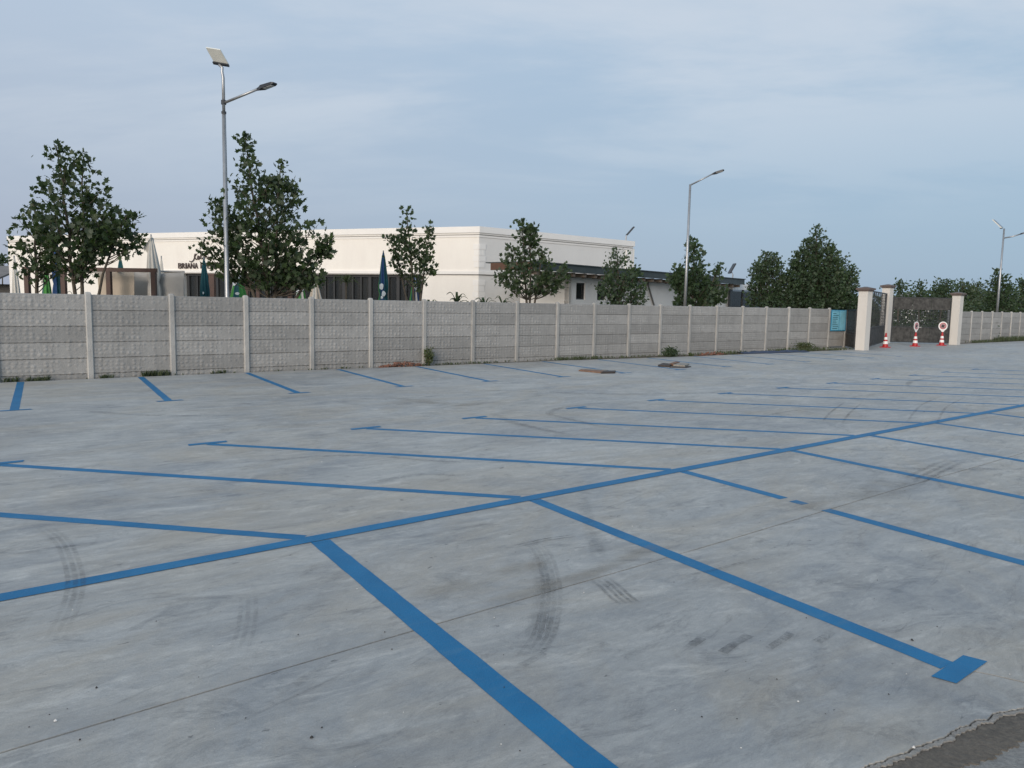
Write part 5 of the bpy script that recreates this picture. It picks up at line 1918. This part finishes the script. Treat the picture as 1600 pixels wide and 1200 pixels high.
def bush(name, px, py, wpx, hpx, label, seed, n, leaf=0.035, stems=5, mat='weed', shape=1.0):
    b = W(px, py, -0.03)
    Y = b.y
    w, h = wpx / FPX * Y / 2, hpx / FPX * Y
    t = thing(name, label, 'plant', b)
    rs = np.random.RandomState(seed)
    mb = MB()
    P_, D_, S_ = [], [], []
    for s in range(stems):
        a = rs.uniform(0, 6.28)
        r = rs.uniform(0.1, 1) * w
        tip = b + Vector((math.cos(a) * r, math.sin(a) * r * 0.5, h * rs.uniform(0.6, 1.0) * (1 - shape * 0.5 * (r / w) ** 2)))
        mid = b.lerp(tip, 0.5) + up * h * 0.1
        mb.tube([b, mid, tip], [0.008, 0.006, 0.003], 4)
        for _ in range(n // stems):
            q = rs.uniform(0.2, 1)
            p = (b.lerp(mid, q * 2) if q < .5 else mid.lerp(tip, q * 2 - 1))
            P_.append(np.array(p) + rs.normal(0, 0.04 * w / 0.25, 3) * np.array([1, .8, .8]))
            D_.append(rs.normal(0, 1, 3))
            S_.append(leaf * rs.uniform(.6, 1.3))
    mb.build('stems', M['dry'], t)
    V, F_ = leaves_mesh(P_, D_, S_, OVAL, rs)
    o = bpy.data.objects.new('foliage', raw_mesh('foliage', V, F_, M[mat], b))
    COL.objects.link(o)
    o.parent = t
    return t


bush('wall_bush', 10.05, 0.24, 24, 32, 'small leafy weed bush growing at a fence post, mid left', 31, 420, 0.075, 9)
bush('ground_shrub', 21.9, 0.75, 30, 14, 'rounded dark green clump at the fence foot behind the grey boards', 32, 1800, 0.07, 40, 'leaf_far', 1.2)
bush('ground_shrub', 32.3, 0.8, 36, 15, 'straggly green weed clump at the fence foot left of the notice board', 33, 700, 0.08, 18)
bush('ground_shrub', 23.2, 0.8, 10, 7, 'tiny weed right of the rounded dark clump', 34, 120, 0.07, 6)

# crumbled brick along the fence foot
for (px0, px1, py, lab, seed, cnt) in ((8.25, 9.85, 0.22, 'crumbled red brick rubble at the fence foot left of the weed bush', 1, 150), (23.7, 25.6, 0.85, 'reddish rubble heap at the fence foot right of the dark clump', 2, 90)):
    rg2 = random.Random(seed)
    a, b = W(px0, py, -0.03), W(px1, py + 0.03, -0.03)
    mb = MB()
    for _ in range(cnt):
        s = rg2.random()
        p = a.lerp(b, s) + EV * rg2.uniform(-.12, .12) + up * rg2.uniform(0.0, 0.13 * math.sin(math.pi * s) + 0.02)
        q = rg2.uniform(0.02, 0.065)
        e1 = Vector((rg2.uniform(-1, 1), rg2.uniform(-1, 1), rg2.uniform(-.4, .4))).normalized()
        e2 = e1.cross(Vector((rg2.uniform(-1, 1), rg2.uniform(-1, 1), 1))).normalized()
        mb.box(p, (q * 1.7, q, q * 0.8), (e1, e2, e1.cross(e2)), rg2.uniform(.6, .95))
    o = mb.build('brick_rubble', M['brick'])
    o['kind'] = 'stuff'
    o['label'] = lab
    o['category'] = 'rubble'

# planks on the slab
def flat_thing(name, label, cat, quads, group=None):
    c = sum((onz(*q[0][0]) for q in quads), Vector()) / len(quads)
    t = thing(name, label, cat, Vector((c.x, c.y, 0)), group)
    for i, (corners, z0, th, mat, nm) in enumerate(quads):
        top = [onz(x, y) + up * (z0 + th) for x, y in corners]
        vs = top + [q - up * th for q in top]
        MB().add(vs, [(0, 1, 2, 3), (7, 6, 5, 4), (0, 1, 5, 4), (1, 2, 6, 5), (2, 3, 7, 6), (3, 0, 4, 7)]).build(nm, mat, t)
    return t


flat_thing('wooden_plank', 'flat brown planks lying on the concrete, left of the grey boards', 'planks',
           [([(904, 580), (908, 578.6), (944, 580.8), (940, 583.5)], 0.005, 0.035, M['plank'], 'plank'),
            ([(912, 578.8), (916, 577.6), (950, 579.6), (946, 580.9)], 0.005, 0.03, M['board_grey'], 'plank'),
            ([(939, 584.0), (945, 581.5), (962, 581.2), (961, 583.6)], 0.005, 0.045, M['plank_dark'], 'dark_board')])
flat_thing('broken_boards', 'pile of broken grey boards on the concrete right of the brown planks', 'boards',
           [([(1028, 573), (1036, 570), (1050, 571.2), (1046, 574)], 0.01, 0.06, M['plank_dark'], 'board'),
            ([(1046, 571.5), (1056, 568.2), (1062, 569), (1052, 572.4)], 0.02, 0.07, M['plank'], 'board'),
            ([(1052, 573.2), (1062, 570), (1077, 571.5), (1070, 574.5)], 0.03, 0.05, M['board_grey'], 'board'),
            ([(1046, 574.6), (1056, 573.4), (1080, 573.6), (1072, 575)], 0.0, 0.03, M['plank_dark'], 'board')])
# crumpled tarp strip
rg2 = random.Random(9)
mb = MB()
nx_, ny_ = 26, 5
vs = []
for j in range(ny_):
    for i in range(nx_):
        p = W(26.4 + 0.19 * i, 0.75 + 0.16 * j + 0.4 * i / nx_)
        vs.append(p + up * (0.02 + (rg2.uniform(0, 0.10) if 0 < j < ny_ - 1 else 0.0)))
mb.add(vs, [(j * nx_ + i, j * nx_ + i + 1, (j + 1) * nx_ + i + 1, (j + 1) * nx_ + i) for j in range(ny_ - 1) for i in range(nx_ - 1)])
o = mb.build('crumpled_tarp', M['tarp'])
o['label'] = 'dark crumpled tarp strip lying along the fence foot left of the green weeds'
o['category'] = 'tarp'
o.modifiers.new('thickness', 'SOLIDIFY').thickness = 0.006

print('objects', len(bpy.data.objects), 'tris', sum(len(m.polygons) for m in bpy.data.meshes))
